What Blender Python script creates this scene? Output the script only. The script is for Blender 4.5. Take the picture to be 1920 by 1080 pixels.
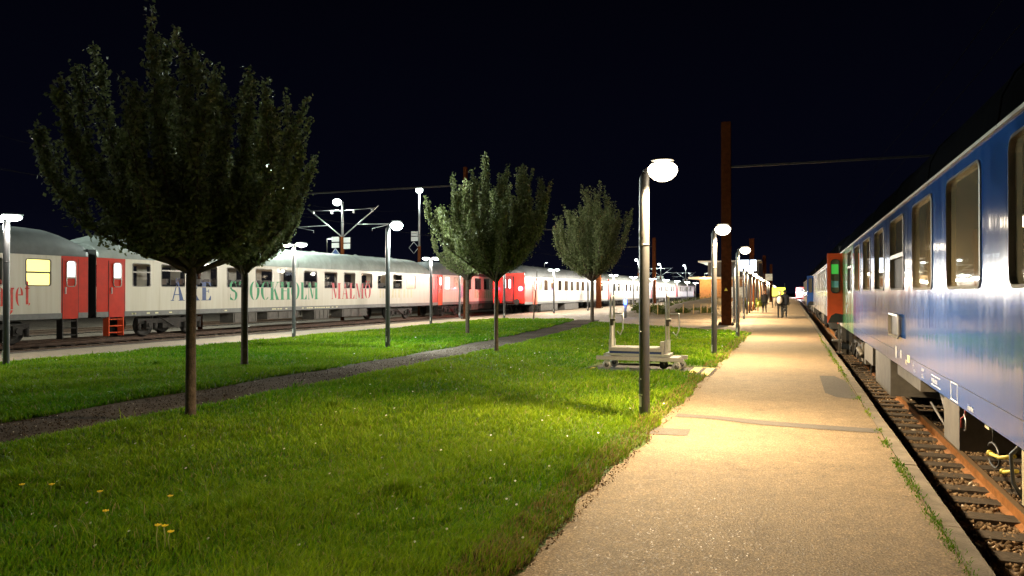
import bpy, bmesh, math, random
import numpy as np
from mathutils import Vector, Matrix
random.seed(7); RNG = np.random.default_rng(11)
S = bpy.context.scene
C = S.collection
for o in list(bpy.data.objects): bpy.data.objects.remove(o)
PI = math.pi; R = math.radians

# ------------------------------------------------------------------ camera, world, exposure
F = 1400.0; YAW = math.atan(525 / F); HZ = 548.0; EYE = 1.65
cam_d = bpy.data.cameras.new('camera'); cam = bpy.data.objects.new('camera', cam_d); C.objects.link(cam)
cam_d.sensor_width = 36; cam_d.lens = 36 * F / 1920; cam_d.clip_end = 3000; cam_d.clip_start = .05
cam.location = (0, 0, EYE); cam.rotation_euler = (PI/2 + math.atan(8 / F), 0, YAW)
S.camera = cam
W = bpy.data.worlds.new('World'); S.world = W; W.use_nodes = True
wn = W.node_tree; bg = wn.nodes['Background']
bg.inputs[1].default_value = .0075
_tc = wn.nodes.new('ShaderNodeTexCoord'); _sp = wn.nodes.new('ShaderNodeSeparateXYZ'); _rp = wn.nodes.new('ShaderNodeValToRGB')
wn.links.new(_tc.outputs['Generated'], _sp.inputs[0]); wn.links.new(_sp.outputs['Z'], _rp.inputs[0]); wn.links.new(_rp.outputs[0], bg.inputs[0])
_e = _rp.color_ramp.elements; _e[0].position = 0; _e[0].color = (.30, .34, .9, 1); _e[1].position = .42; _e[1].color = (.06, .065, .22, 1)
_m = _e.new(.10); _m.color = (.13, .16, .52, 1)
S.view_settings.view_transform = 'Standard'; S.view_settings.look = 'None'
S.view_settings.exposure = 0.4; S.view_settings.gamma = 1; S.view_settings.use_curve_mapping = False
S.render.engine = 'CYCLES'
S.cycles.use_denoising = True
S.cycles.use_light_tree = True
S.cycles.max_bounces = 5; S.cycles.diffuse_bounces = 2; S.cycles.glossy_bounces = 3; S.cycles.transparent_max_bounces = 8
S.cycles.transmission_bounces = 3
S.cycles.sample_clamp_indirect = 4.0

def cd(px): return (px - 960) / F
def pix(px, py, z=0.0):                       # ground point seen at a pixel of the 1920 photograph
    d = (EYE - z) * F / (py - HZ); c = cd(px)
    return Vector(((c * math.cos(YAW) - math.sin(YAW)) * d, (c * math.sin(YAW) + math.cos(YAW)) * d, z))
def along(px, X):                             # Y on the vertical plane x = X seen at column px
    c = cd(px); return X * (c * math.sin(YAW) + math.cos(YAW)) / (c * math.cos(YAW) - math.sin(YAW))
def depth(p): return -p[0] * math.sin(YAW) + p[1] * math.cos(YAW)

# ------------------------------------------------------------------ materials
def mat(name, col, rough=.6, metal=0.0, var=.0, vscale=6.0, bump=0.0, bscale=40.0, emit=None, estr=0.0, spec=.5, coat=0.0, col2=None, vdetail=4):
    m = bpy.data.materials.new(name); m.use_nodes = True; t = m.node_tree; b = t.nodes['Principled BSDF']
    b.inputs['Base Color'].default_value = (*col, 1); b.inputs['Roughness'].default_value = rough
    b.inputs['Metallic'].default_value = metal; b.inputs['Specular IOR Level'].default_value = spec
    b.inputs['Coat Weight'].default_value = coat; b.inputs['Coat Roughness'].default_value = .06
    tc = t.nodes.new('ShaderNodeTexCoord')
    if var > 0 or col2:
        n = t.nodes.new('ShaderNodeTexNoise'); n.inputs['Scale'].default_value = vscale; n.inputs['Detail'].default_value = vdetail
        n.inputs['Roughness'].default_value = .65
        t.links.new(tc.outputs['Object'], n.inputs['Vector'])
        r = t.nodes.new('ShaderNodeValToRGB'); r.color_ramp.elements[0].position = .33; r.color_ramp.elements[1].position = .67
        c2 = col2 or tuple(c * (1 + var) for c in col)
        r.color_ramp.elements[0].color = (*[c * (1 - var) for c in col], 1); r.color_ramp.elements[1].color = (*c2, 1)
        t.links.new(n.outputs['Fac'], r.inputs[0]); t.links.new(r.outputs[0], b.inputs['Base Color'])
    if bump > 0:
        n2 = t.nodes.new('ShaderNodeTexNoise'); n2.inputs['Scale'].default_value = bscale; n2.inputs['Detail'].default_value = 4
        t.links.new(tc.outputs['Object'], n2.inputs['Vector'])
        bp = t.nodes.new('ShaderNodeBump'); bp.inputs['Strength'].default_value = bump; bp.inputs['Distance'].default_value = .02
        t.links.new(n2.outputs['Fac'], bp.inputs['Height']); t.links.new(bp.outputs[0], b.inputs['Normal'])
    if emit:
        b.inputs['Emission Color'].default_value = (*emit, 1); b.inputs['Emission Strength'].default_value = estr
    return m
M = {}
M['post'] = mat('post_paint', (.06, .06, .062), .42, .2, .15, 3, .05, 60)
M['head'] = mat('lamp_head_metal', (.12, .12, .12), .4, .5)
M['lens_warm'] = mat('lens_warm', (.8, .8, .75), .3, emit=(1, .83, .58), estr=10)
M['lens_cool'] = mat('lens_cool', (.8, .8, .8), .3, emit=(.85, 1, .93), estr=10)
M['corten'] = mat('weathered_steel', (.062, .019, .007), .9, 0, .3, 5, .2, 60, spec=.0)
M['galv'] = mat('galvanised_steel', (.42, .43, .43), .42, .7, .12, 20, .03, 60)
M['alu'] = mat('aluminium', (.5, .5, .49), .38, .6, .1, 15)
M['alu_deck'] = mat('deck_grey', (.38, .37, .35), .55, .2, .15, 25, .05, 80)
M['white_trim'] = mat('white_paint', (.75, .75, .73), .5, var=.06)
M['black'] = mat('black_rubber', (.018, .018, .018), .6, var=.2)
M['dark_metal'] = mat('underframe_metal', (.035, .03, .026), .65, .3, .5, 9, .3, 30)
M['box_grey'] = mat('equipment_grey', (.10, .09, .078), .6, .1, .25, 4, .1, 30)
M['cream'] = mat('cream_livery', (.62, .59, .50), .32, var=.09, vscale=2.2, bump=.04, bscale=5)
M['pale'] = mat('pale_livery', (.66, .64, .56), .3, var=.09, vscale=2.2, bump=.04, bscale=5)
M['red'] = mat('red_livery', (.50, .024, .010), .35, var=.12, vscale=3, bump=.03, bscale=6)
M['orange_red'] = mat('orange_red_paint', (.75, .085, .02), .35, var=.08, vscale=3)
M['dark_red'] = mat('dark_red_paint', (.30, .018, .014), .45, var=.2, vscale=3)
M['sill_grey'] = mat('grey_sill_band', (.17, .175, .17), .45, var=.15, vscale=5)
M['roof'] = mat('coach_roof_grey', (.24, .27, .25), .55, .1, .18, 1.6, .06, 8)
M['roof_dark'] = mat('coach_roof_dark', (.10, .11, .11), .6, .1, .2, 1.6, .06, 8)
M['roof_unlit'] = mat('coach_roof_unlit', (.004, .0045, .006), 1, 0, .2, 1.6, spec=0)  # near black: the lack of lamp light on the roof is put into its colour
M['frame_mid'] = mat('window_frame_mid', (.13, .12, .10), .35, .3, .1)
M['frame_grey'] = mat('window_frame_grey', (.30, .285, .26), .4, .4, .1)
M['frame_dark'] = mat('window_frame_dark', (.06, .055, .05), .4, .2)
M['t_blue'] = mat('lettering_blue', (.03, .07, .22), .5, var=.2, vscale=9)
M['t_green'] = mat('lettering_green', (.008, .27, .10), .5, var=.2, vscale=9)
M['t_red'] = mat('lettering_red', (.55, .05, .06), .5, var=.25, vscale=9)
M['t_bright_red'] = mat('lettering_bright_red', (.70, .05, .03), .5, var=.2, vscale=9)
M['t_yellow'] = mat('lettering_faded_yellow', (.60, .54, .33), .5, var=.1, vscale=9)
M['t_violet'] = mat('lettering_violet', (.19, .16, .36), .5, var=.2, vscale=9)
M['faded_green'] = mat('lettering_faded_green', (.36, .46, .28), .5, var=.2, vscale=4)
M['t_white'] = mat('lettering_white', (.75, .76, .78), .5)
M['t_cream'] = mat('lettering_yellow_white', (.72, .68, .40), .5)
M['lit_white'] = mat('lit_window_white', (.8, .8, .8), .2, emit=(.98, .93, 1), estr=2.2)
M['lit_yellow'] = mat('lit_window_yellow', (.8, .75, .3), .2, emit=(1, .86, .24), estr=1.25)
M['lit_warm'] = mat('lit_window_amber', (.4, .3, .2), .2, emit=(1, .6, .3), estr=.28, var=.35, vscale=4)
M['lit_dim'] = mat('lit_window_dim', (.3, .28, .22), .12, emit=(1, .86, .6), estr=.22, var=.5, vscale=5)
M['tail'] = mat('tail_light', (1, .1, .1), .3, emit=(1, .03, .08), estr=9)
M['tail_core'] = mat('tail_light_core', (1, .6, .6), .3, emit=(1, .55, .6), estr=20)
M['blue_lit'] = mat('blue_light', (.1, .2, 1), .3, emit=(.10, .22, 1), estr=5)
M['screen'] = mat('lit_display', (.8, .9, 1), .3, emit=(.75, .84, 1), estr=3.0)
M['sign_yellow'] = mat('lit_sign_yellow', (.8, .9, .1), .3, emit=(.75, .85, .08), estr=1.6)
M['sign_white'] = mat('sign_white', (.75, .75, .72), .4)
M['sign_blue'] = mat('sign_blue', (.05, .10, .28), .4)
M['bark'] = mat('bark', (.085, .06, .042), .9, 0, .4, 14, .8, 50)
M['wood'] = mat('stake_wood', (.40, .25, .10), .8, 0, .2, 8)
M['wire'] = mat('tarnished_wire', (.010, .010, .011), 1, spec=0)
M['rail'] = mat('rail_rust', (.27, .115, .036), .55, .2, .35, 7, .25, 60)
M['rail_top'] = mat('rail_head_worn', (.33, .24, .16), .35, .6, .15, 20)
M['rail_dark'] = mat('rail_brown', (.10, .06, .04), .6, .3, .3, 9, .2, 60)
M['sleeper'] = mat('sleeper_timber', (.045, .034, .025), .9, 0, .35, 8, .6, 30)
M['concrete'] = mat('kerb_concrete', (.15, .125, .095), .85, 0, .3, 5, .5, 60)
M['yellow_line'] = mat('yellow_marking', (.62, .50, .11), .7, 0, .15, 12, .1, 60)
M['pad'] = mat('dark_pad', (.055, .05, .048), .9, 0, .25, 10, .4, 90)
M['patch'] = mat('asphalt_patch', (.085, .075, .066), .9, 0, .2, 20, .5, 180)
M['blue_layer'] = mat('blue_plastic', (.012, .035, .16), .5)
M['brick'] = mat('station_brick', (.26, .13, .05), .85, 0, .2, 3, .3, 30)
M['brick_unlit'] = mat('station_brick_unlit', (.10, .075, .055), .8, 0, .15, 1)  # upper storey wall, its unlit dark put into the colour
M['eave'] = mat('eave_trim', (.52, .46, .36), .6)
M['cloth_black'] = mat('black_cloth', (.006, .006, .007), .8, 0, .2, 20)
M['cloth_navy'] = mat('navy_cloth', (.010, .012, .022), .8, 0, .2, 20)
M['skin'] = mat('skin', (.45, .27, .19), .5)
M['hair_light'] = mat('fair_hair', (.42, .28, .16), .6)
M['hair_dark'] = mat('dark_hair', (.03, .02, .015), .6)
M['bag_grey'] = mat('grey_fabric', (.36, .33, .31), .8, 0, .1, 20)
M['hivis'] = mat('orange_vest', (.85, .20, .03), .7)
M['reflective'] = mat('reflective_tape', (.8, .8, .7), .3)
M['seat'] = mat('seat_fabric', (.05, .06, .10), .8, 0, .2, 10)
M['seat_cover'] = mat('headrest_cover', (.55, .5, .5), .8)
M['interior'] = mat('coach_interior', (.35, .28, .2), .7)
M['daisy'] = mat('daisy_white', (.75, .75, .68), .7)
M['flower'] = mat('dandelion_yellow', (.85, .66, .02), .6)
M['stem'] = mat('stem_green', (.22, .25, .07), .7)
M['yellow_cap'] = mat('yellow_cap', (.60, .46, .06), .5)
M['cable_red'] = mat('red_cable', (.35, .05, .04), .5)
M['water_hose'] = mat('rubber_hose', (.03, .03, .03), .4)
M['asph_light'] = mat('light_asphalt', (.30, .25, .19), .85)

def tex_mat(name, fn):
    m = bpy.data.materials.new(name); m.use_nodes = True; fn(m.node_tree, m.node_tree.nodes['Principled BSDF']); return m
def N(t, kind, **kw):
    n = t.nodes.new(kind)
    for k, v in kw.items():
        if k in n.inputs: n.inputs[k].default_value = v
        else: setattr(n, k, v)
    return n
def ramp(t, src, stops):
    r = t.nodes.new('ShaderNodeValToRGB'); e = r.color_ramp.elements
    while len(e) < len(stops): e.new(.5)
    for i, (p, c) in enumerate(stops):
        e[i].position = p; e[i].color = (*c, 1) if len(c) == 3 else c
    t.links.new(src, r.inputs[0]); return r.outputs[0]
def mix(t, mode, fac, a, b):
    m = t.nodes.new('ShaderNodeMix'); m.data_type = 'RGBA'; m.blend_type = mode
    for k, v in ((0, fac), (6, a), (7, b)):
        if hasattr(v, 'is_output'): t.links.new(v, m.inputs[k])
        else: m.inputs[k].default_value = v if k == 0 else (*v, 1)
    return m.outputs[2]
def asphalt(base, lo, hi, spec=.5):
    def fn(t, b):
        g = N(t, 'ShaderNodeNewGeometry'); p = g.outputs['Position']
        n1 = N(t, 'ShaderNodeTexNoise', Scale=.45, Detail=5.0); n2 = N(t, 'ShaderNodeTexNoise', Scale=95.0, Detail=4.0)
        v = N(t, 'ShaderNodeTexVoronoi', Scale=70.0)
        n3 = N(t, 'ShaderNodeTexNoise', Scale=6.0, Detail=6.0)
        for n in (n1, n2, v, n3): t.links.new(p, n.inputs['Vector'])
        big = ramp(t, n1.outputs['Fac'], [(.3, (lo,) * 3), (.7, (1.0,) * 3)])
        mid = ramp(t, n3.outputs['Fac'], [(.3, (.84,) * 3), (.72, (1.1,) * 3)])
        fine = ramp(t, n2.outputs['Fac'], [(.3, (.5,) * 3), (.52, (.95,) * 3), (.72, (hi,) * 3)])
        stone = ramp(t, v.outputs['Color'], [(0, (.62, .6, .58)), (1, (1.25, 1.2, 1.1))])
        c = mix(t, 'MULTIPLY', 1.0, base, big); c = mix(t, 'MULTIPLY', 1.0, c, fine); c = mix(t, 'MULTIPLY', 1.0, c, stone)
        c = mix(t, 'MULTIPLY', 1.0, c, mid)
        # thin cracks
        vc = N(t, 'ShaderNodeTexVoronoi', Scale=.42); vc.feature = 'DISTANCE_TO_EDGE'
        wn_ = N(t, 'ShaderNodeTexNoise', Scale=2.0, Detail=4.0); t.links.new(p, wn_.inputs['Vector'])
        wv = mix(t, 'ADD', .5, p, wn_.outputs['Color']); t.links.new(wv, vc.inputs['Vector'])
        ck = ramp(t, vc.outputs['Distance'], [(0.0, (.45,) * 3), (.006, (1,) * 3)])
        c = mix(t, 'MULTIPLY', .28, c, ck)
        st_n = N(t, 'ShaderNodeTexNoise', Scale=1.6, Detail=7.0); st_n.inputs['Roughness'].default_value = .7; t.links.new(p, st_n.inputs['Vector'])
        c = mix(t, 'MULTIPLY', 1.0, c, ramp(t, st_n.outputs['Fac'], [(.30, (.62, .60, .58)), (.42, (.93,) * 3), (.62, (1.03,) * 3), (.75, (1.22, 1.19, 1.12))]))
        t.links.new(c, b.inputs['Base Color']); b.inputs['Roughness'].default_value = .72; b.inputs['Specular IOR Level'].default_value = spec
        rr = ramp(t, v.outputs['Color'], [(0, ((.35 if spec > .2 else .95),) * 3), (.25, ((.85 if spec > .2 else 1.0),) * 3)]); t.links.new(rr, b.inputs['Roughness'])
        bp = N(t, 'ShaderNodeBump', Strength=.7, Distance=.006); t.links.new(v.outputs['Distance'], bp.inputs['Height'])
        t.links.new(bp.outputs[0], b.inputs['Normal'])
    return fn
M['asphalt'] = tex_mat('platform_asphalt', asphalt((.228, .172, .108), .78, 2.0))
M['paving'] = tex_mat('pale_paving', asphalt((.34, .255, .17), .8, 1.15))
M['path'] = tex_mat('gravel_path', asphalt((.165, .140, .128), .6, 1.7, 0))
M['sand'] = tex_mat('sandy_soil', asphalt((.27, .20, .11), .55, 1.3))
def ballast_fn(t, b):
    g = N(t, 'ShaderNodeNewGeometry'); v = N(t, 'ShaderNodeTexVoronoi', Scale=17.0); n = N(t, 'ShaderNodeTexNoise', Scale=1.2, Detail=4.0)
    for q in (v, n): t.links.new(g.outputs['Position'], q.inputs['Vector'])
    c = ramp(t, v.outputs['Color'], [(0, (.05, .035, .025)), (.6, (.13, .09, .06)), (1, (.26, .2, .15))])
    d = ramp(t, v.outputs['Distance'], [(0, (1,) * 3), (.06, (.15,) * 3)])
    c = mix(t, 'MULTIPLY', .55, c, ramp(t, n.outputs['Fac'], [(.3, (.5,) * 3), (.7, (1.1,) * 3)]))
    t.links.new(c, b.inputs['Base Color']); b.inputs['Roughness'].default_value = .85
    bp = N(t, 'ShaderNodeBump', Strength=1.0, Distance=.03); bp.invert = True
    t.links.new(v.outputs['Distance'], bp.inputs['Height']); t.links.new(bp.outputs[0], b.inputs['Normal'])
M['ballast'] = tex_mat('ballast_bed', ballast_fn)
def attr_mat(rough, trans=0.0, sheen=0):
    def fn(t, b):
        a = N(t, 'ShaderNodeAttribute'); a.attribute_name = 'Col'
        t.links.new(a.outputs['Color'], b.inputs['Base Color']); b.inputs['Roughness'].default_value = rough
        b.inputs['Specular IOR Level'].default_value = .06
        if trans:
            tr = N(t, 'ShaderNodeBsdfTranslucent'); t.links.new(a.outputs['Color'], tr.inputs['Color'])
            mx = N(t, 'ShaderNodeMixShader'); mx.inputs[0].default_value = trans
            t.links.new(b.outputs[0], mx.inputs[1]); t.links.new(tr.outputs[0], mx.inputs[2])
            t.links.new(mx.outputs[0], t.nodes['Material Output'].inputs['Surface'])
    return fn
M['grass'] = tex_mat('grass_blades', attr_mat(.55, .3))
M['leaf'] = tex_mat('leaves', attr_mat(.5, .22))
M['stones'] = tex_mat('ballast_stones', attr_mat(.8))
def soil_fn(t, b):
    g = N(t, 'ShaderNodeNewGeometry'); n = N(t, 'ShaderNodeTexNoise', Scale=.7, Detail=5.0); n2 = N(t, 'ShaderNodeTexNoise', Scale=45.0, Detail=4.0)
    for q in (n, n2): t.links.new(g.outputs['Position'], q.inputs['Vector'])
    c = ramp(t, n.outputs['Fac'], [(.3, (.035, .085, .008)), (.7, (.09, .14, .014))])
    c = mix(t, 'MULTIPLY', 1.0, c, ramp(t, n2.outputs['Fac'], [(.3, (.35,) * 3), (.7, (1.2,) * 3)]))
    t.links.new(c, b.inputs['Base Color']); b.inputs['Roughness'].default_value = .9
    bp = N(t, 'ShaderNodeBump', Strength=.8, Distance=.03); t.links.new(n2.outputs['Fac'], bp.inputs['Height']); t.links.new(bp.outputs[0], b.inputs['Normal'])
M['turf'] = tex_mat('turf', soil_fn)
def blue_fn(col, col2, rough, coat=.35):
    def fn(t, b):
        tc = N(t, 'ShaderNodeTexCoord'); mp = N(t, 'ShaderNodeMapping'); mp.inputs['Scale'].default_value = (1, 1.4, .35)
        t.links.new(tc.outputs['Object'], mp.inputs[0])
        n = N(t, 'ShaderNodeTexNoise', Scale=2.4, Detail=3.0); t.links.new(mp.outputs[0], n.inputs['Vector'])
        mp2 = N(t, 'ShaderNodeMapping'); mp2.inputs['Scale'].default_value = (1, 3.2, .2); t.links.new(tc.outputs['Object'], mp2.inputs[0])
        n2 = N(t, 'ShaderNodeTexNoise', Scale=2.0, Detail=5.0); t.links.new(mp2.outputs[0], n2.inputs['Vector'])
        t.links.new(ramp(t, n2.outputs['Fac'], [(.35, col), (.7, col2)]), b.inputs['Base Color'])
        t.links.new(ramp(t, n2.outputs['Fac'], [(.3, (rough * .75,) * 3), (.7, (rough * 1.5,) * 3)]), b.inputs['Roughness'])
        b.inputs['Coat Weight'].default_value = coat; b.inputs['Coat Roughness'].default_value = .05
        bp = N(t, 'ShaderNodeBump', Strength=.35, Distance=.012); t.links.new(n.outputs['Fac'], bp.inputs['Height'])
        t.links.new(bp.outputs[0], b.inputs['Normal']); t.links.new(bp.outputs[0], b.inputs['Coat Normal'])
    return fn
M['blue'] = tex_mat('blue_livery', blue_fn((.014, .078, .33), (.024, .100, .39), .13))
M['cream'] = tex_mat('cream_livery_streaked', blue_fn((.58, .54, .44), (.64, .61, .52), .33, .1))
M['pale'] = tex_mat('pale_livery_streaked', blue_fn((.60, .56, .48), (.67, .64, .56), .33, .1))
M['green'] = tex_mat('green_livery', blue_fn((.05, .22, .07), (.07, .27, .09), .2))
M['silver'] = tex_mat('silver_blue_livery', blue_fn((.36, .36, .38), (.44, .44, .46), .22))
def pane_fn(col, fac, rough=.03):
    def fn(t, b):
        b.inputs['Base Color'].default_value = (*col, 1); b.inputs['Roughness'].default_value = rough; b.inputs['IOR'].default_value = 1.7
        b.inputs['Coat Weight'].default_value = .5; b.inputs['Coat Roughness'].default_value = .02
        tc = N(t, 'ShaderNodeTexCoord'); n = N(t, 'ShaderNodeTexNoise', Scale=1.7, Detail=2.0); t.links.new(tc.outputs['Object'], n.inputs['Vector'])
        bp = N(t, 'ShaderNodeBump', Strength=.12, Distance=.01); t.links.new(n.outputs['Fac'], bp.inputs['Height']); t.links.new(bp.outputs[0], b.inputs['Normal'])
        if fac:
            tr = N(t, 'ShaderNodeBsdfTransparent'); mx = N(t, 'ShaderNodeMixShader'); mx.inputs[0].default_value = fac
            t.links.new(b.outputs[0], mx.inputs[1]); t.links.new(tr.outputs[0], mx.inputs[2]); t.links.new(mx.outputs[0], t.nodes['Material Output'].inputs['Surface'])
    return fn
M['glass_taupe'] = tex_mat('tinted_pane', pane_fn((.19, .16, .105), 0))
M['glass_see'] = tex_mat('clear_pane', pane_fn((.02, .02, .02), .75))
M['glass_dark'] = tex_mat('dark_pane', pane_fn((.03, .035, .035), 0))

# ------------------------------------------------------------------ mesh helpers
class MB:
    def split(s, name, m, parent):
        for k in range(len(s.v) // 8):
            q = MB(); q.v = s.v[8 * k:8 * k + 8]; q.f = [tuple(i - 8 * k for i in f) for f in s.f[6 * k:6 * k + 6]]; q.sm = [False] * 6; q.build(name, m, parent)
    def __init__(s): s.v = []; s.f = []; s.sm = []
    def poly(s, pts, smooth=False):
        i = len(s.v); s.v += [tuple(p) for p in pts]; s.f.append(tuple(range(i, i + len(pts)))); s.sm.append(smooth); return s
    def box(s, c, d, rot=None):
        hx, hy, hz = d[0] / 2, d[1] / 2, d[2] / 2; i = len(s.v)
        for x in (-hx, hx):
            for y in (-hy, hy):
                for z in (-hz, hz):
                    p = Vector((x, y, z))
                    if rot is not None: p = rot @ p
                    s.v.append(tuple(p + Vector(c)))
        for q in ((0, 1, 3, 2), (4, 6, 7, 5), (0, 4, 5, 1), (2, 3, 7, 6), (0, 2, 6, 4), (1, 5, 7, 3)):
            s.f.append(tuple(i + k for k in q)); s.sm.append(False)
        return s
    def bb(s, a, b): return s.box([(a[k] + b[k]) / 2 for k in range(3)], [abs(b[k] - a[k]) for k in range(3)])
    def tube(s, pts, r, n=8, caps=True):
        pts = [Vector(p) for p in pts]; rr = r if isinstance(r, (list, tuple)) else [r] * len(pts)
        i0 = len(s.v); prev = None
        for k, p in enumerate(pts):
            t = (pts[min(k + 1, len(pts) - 1)] - pts[max(k - 1, 0)]).normalized()
            a = prev if prev is not None else (Vector((0, 0, 1)) if abs(t.z) < .9 else Vector((1, 0, 0)))
            u = (a - t * a.dot(t)).normalized(); w = t.cross(u); prev = u
            for j in range(n):
                an = 2 * PI * j / n; s.v.append(tuple(p + (u * math.cos(an) + w * math.sin(an)) * rr[k]))
        for k in range(len(pts) - 1):
            for j in range(n):
                a = i0 + k * n + j; b = i0 + k * n + (j + 1) % n
                s.f.append((a, b, b + n, a + n)); s.sm.append(True)
        if caps:
            s.f.append(tuple(i0 + j for j in range(n))[::-1]); s.sm.append(False)
            e = i0 + (len(pts) - 1) * n; s.f.append(tuple(e + j for j in range(n))); s.sm.append(False)
        return s
    def lathe(s, prof, c, axis='z', n=16):
        i0 = len(s.v)
        for (r, h) in prof:
            for j in range(n):
                a = 2 * PI * j / n; p = (r * math.cos(a), r * math.sin(a), h)
                if axis == 'x': p = (p[2], p[0], p[1])
                if axis == 'y': p = (p[0], p[2], p[1])
                s.v.append((p[0] + c[0], p[1] + c[1], p[2] + c[2]))
        for k in range(len(prof) - 1):
            for j in range(n):
                a = i0 + k * n + j; b = i0 + k * n + (j + 1) % n; s.f.append((a, b, b + n, a + n)); s.sm.append(True)
        s.f.append(tuple(i0 + j for j in range(n))[::-1]); s.sm.append(False)
        e = i0 + (len(prof) - 1) * n; s.f.append(tuple(e + j for j in range(n))); s.sm.append(False)
        return s
    def ball(s, c, r, n=10, m=6):
        pr = [(math.sin(PI * k / m) + 1e-4, -math.cos(PI * k / m)) for k in range(m + 1)]
        rx = r if isinstance(r, (list, tuple)) else (r, r, r); i = len(s.v)
        s.lathe(pr, (0, 0, 0), 'z', n)
        for k in range(i, len(s.v)):
            x, y, z = s.v[k]; s.v[k] = (x * rx[0] + c[0], y * rx[1] + c[1], z * rx[2] + c[2])
        return s
    def mesh(s, name, m):
        me = bpy.data.meshes.new(name); me.from_pydata(s.v, [], s.f); me.validate(); 
        if len(me.polygons) == len(s.sm): me.polygons.foreach_set('use_smooth', s.sm)
        me.materials.append(m); me.update(); return me
    def build(s, name, m, parent=None):
        o = bpy.data.objects.new(name, s.mesh(name, m)); C.objects.link(o)
        if parent: o.parent = parent
        return o
def tag(o, label=None, cat=None, group=None, kind=None):
    if label: o['label'] = label
    if cat: o['category'] = cat
    if group: o['group'] = group
    if kind: o['kind'] = kind
    return o
def empty(name, loc=(0, 0, 0), rz=0.0):
    o = bpy.data.objects.new(name, None); C.objects.link(o); o.location = loc; o.rotation_euler = (0, 0, rz); o.empty_display_size = .2; return o
def copy_tree(o, parent=None):
    c = o.copy(); C.objects.link(c)
    if parent: c.parent = parent
    for ch in list(o.children): copy_tree(ch, c)
    return c
def struct(name, mb, m): return tag(mb.build(name, m), kind='structure')
def point_light(name, parent, loc, power, col, rad):
    l = bpy.data.lights.new(name, 'POINT'); l.energy = power; l.color = col; l.shadow_soft_size = rad
    o = bpy.data.objects.new(name, l); C.objects.link(o); o.location = loc
    if parent: o.parent = parent
    return o
def np_mesh(name, V, Fq, m, cols=None, k=3, smooth=False):
    me = bpy.data.meshes.new(name); nf = len(Fq)
    me.vertices.add(len(V)); me.vertices.foreach_set('co', V.astype(np.float32).ravel())
    me.loops.add(nf * k); me.loops.foreach_set('vertex_index', Fq.astype(np.int32).ravel())
    me.polygons.add(nf); me.polygons.foreach_set('loop_start', np.arange(0, nf * k, k, dtype=np.int32))
    try: me.polygons.foreach_set('loop_total', np.full(nf, k, dtype=np.int32))
    except Exception: pass
    if cols is not None:
        a = me.color_attributes.new('Col', 'FLOAT_COLOR', 'POINT')
        cc = np.ones((len(V), 4), np.float32); cc[:, :3] = cols; a.data.foreach_set('color', cc.ravel())
    me.materials.append(m); me.update(calc_edges=True); me.validate()
    if smooth: me.polygons.foreach_set('use_smooth', np.ones(nf, bool))
    return me

# ------------------------------------------------------------------ setting
RZ_R = -.50; BZ_R = -.67          # right track: rail top, ballast
RZ_L = -.17; BZ_L = -.36          # left tracks
XR = 2.88; RS = 1.47              # right track centre and coach side
XT2 = -22.0; XT1 = -26.4; S2 = -20.6; S1 = -24.97
XE = 1.12; XEL = -20.15
g = MB(); g.poly([(-900, -300, -.9), (900, -300, -.9), (900, 1500, -.9), (-900, 1500, -.9)]); struct('ground', g, M['sand'])
g = MB(); g.bb((XEL, -14, -.85), (.97, 420, 0)); struct('station_forecourt_paving', g, M['paving'])
def sheet(name, outline, z, m): return struct(name, MB().poly([(x, y, z) for x, y in outline]), m)
sheet('platform', [(-1.55 + .04 * math.sin(y * 1.7) + .03 * math.sin(y * 4.1), y) for y in np.arange(-8, 34, .25)] +
      [(-1.8, 36), (-2.3, 60), (-3.2, 100), (-3.4, 300), (.96, 300), (.96, -8)], .006, M['asphalt'])
def path_c(y): return -8.6 - .0075 * max(0, y - 14) ** 1.75
P_HALF = .72
pl = [(path_c(y) + P_HALF + .05 * math.sin(2.3 * y), y) for y in np.arange(-8, 44, .5)]; pr_ = [(path_c(y) - P_HALF + .06 * math.sin(1.9 * y + 1), y) for y in np.arange(-8, 44, .5)]
sheet('gravel_path', pl + pr_[::-1], .010, M['path'])
struct('left_ballast', MB().bb((-70, -30, -.88), (XEL - .004, 420, BZ_L)), M['ballast'])
struct('right_ballast', MB().bb((XE + .02, -14, -.88), (14, 420, BZ_R)), M['ballast'])
struct('gravel_margin', MB().poly([(XEL + .55, -10, .005), (XEL + .004, -10, .005), (XEL + .004, 70, .005), (XEL + .55, 70, .005)]), M['path'])
# cracks, patches
def patch(name, pts, z=.011): return struct(name, MB().poly([(x, y, z) for x, y in pts]), M['patch'])
patch('trench_patch', [(-1.45, 10.25), (-.9, 10.22), (-.2, 10.05), (.5, 9.98), (.95, 9.95), (.95, 9.65), (.3, 9.68), (-.4, 9.76), (-1.0, 9.98), (-1.45, 10.0)])
patch('square_patch', [(-1.62, 8.66), (-1.12, 8.7), (-1.14, 9.12), (-1.6, 9.1)])
patch('long_patch', [(.50, 15.9), (.50, 13.2), (.66, 12.7), (.96, 12.6), (.93, 15.0), (.78, 15.9)])
# kerb stones
kerb = empty('platform_kerb'); tag(kerb, 'worn concrete kerb along the edge of the right platform beside the rusty rail', 'kerb')
km = MB().box((0, 0, 0), (.13, 1.985, .30)).mesh('kerb_stone', M['concrete'])
for i in range(46):
    o = bpy.data.objects.new('kerb_stone', km); C.objects.link(o); o.parent = kerb; o.location = (1.045 + random.uniform(-.006, .006), -3 + 2 * i, -.142 + random.uniform(-.004, .002))
kb = MB().bb((.985, 89, -.292), (1.11, 420, .008)); o = kb.build('kerb_run', M['concrete'], kerb); o['kind'] = 'stuff'
struct('platform_wall', MB().bb((.98, -14, -.86), (1.06, 420, -.31)), M['concrete'])

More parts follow.
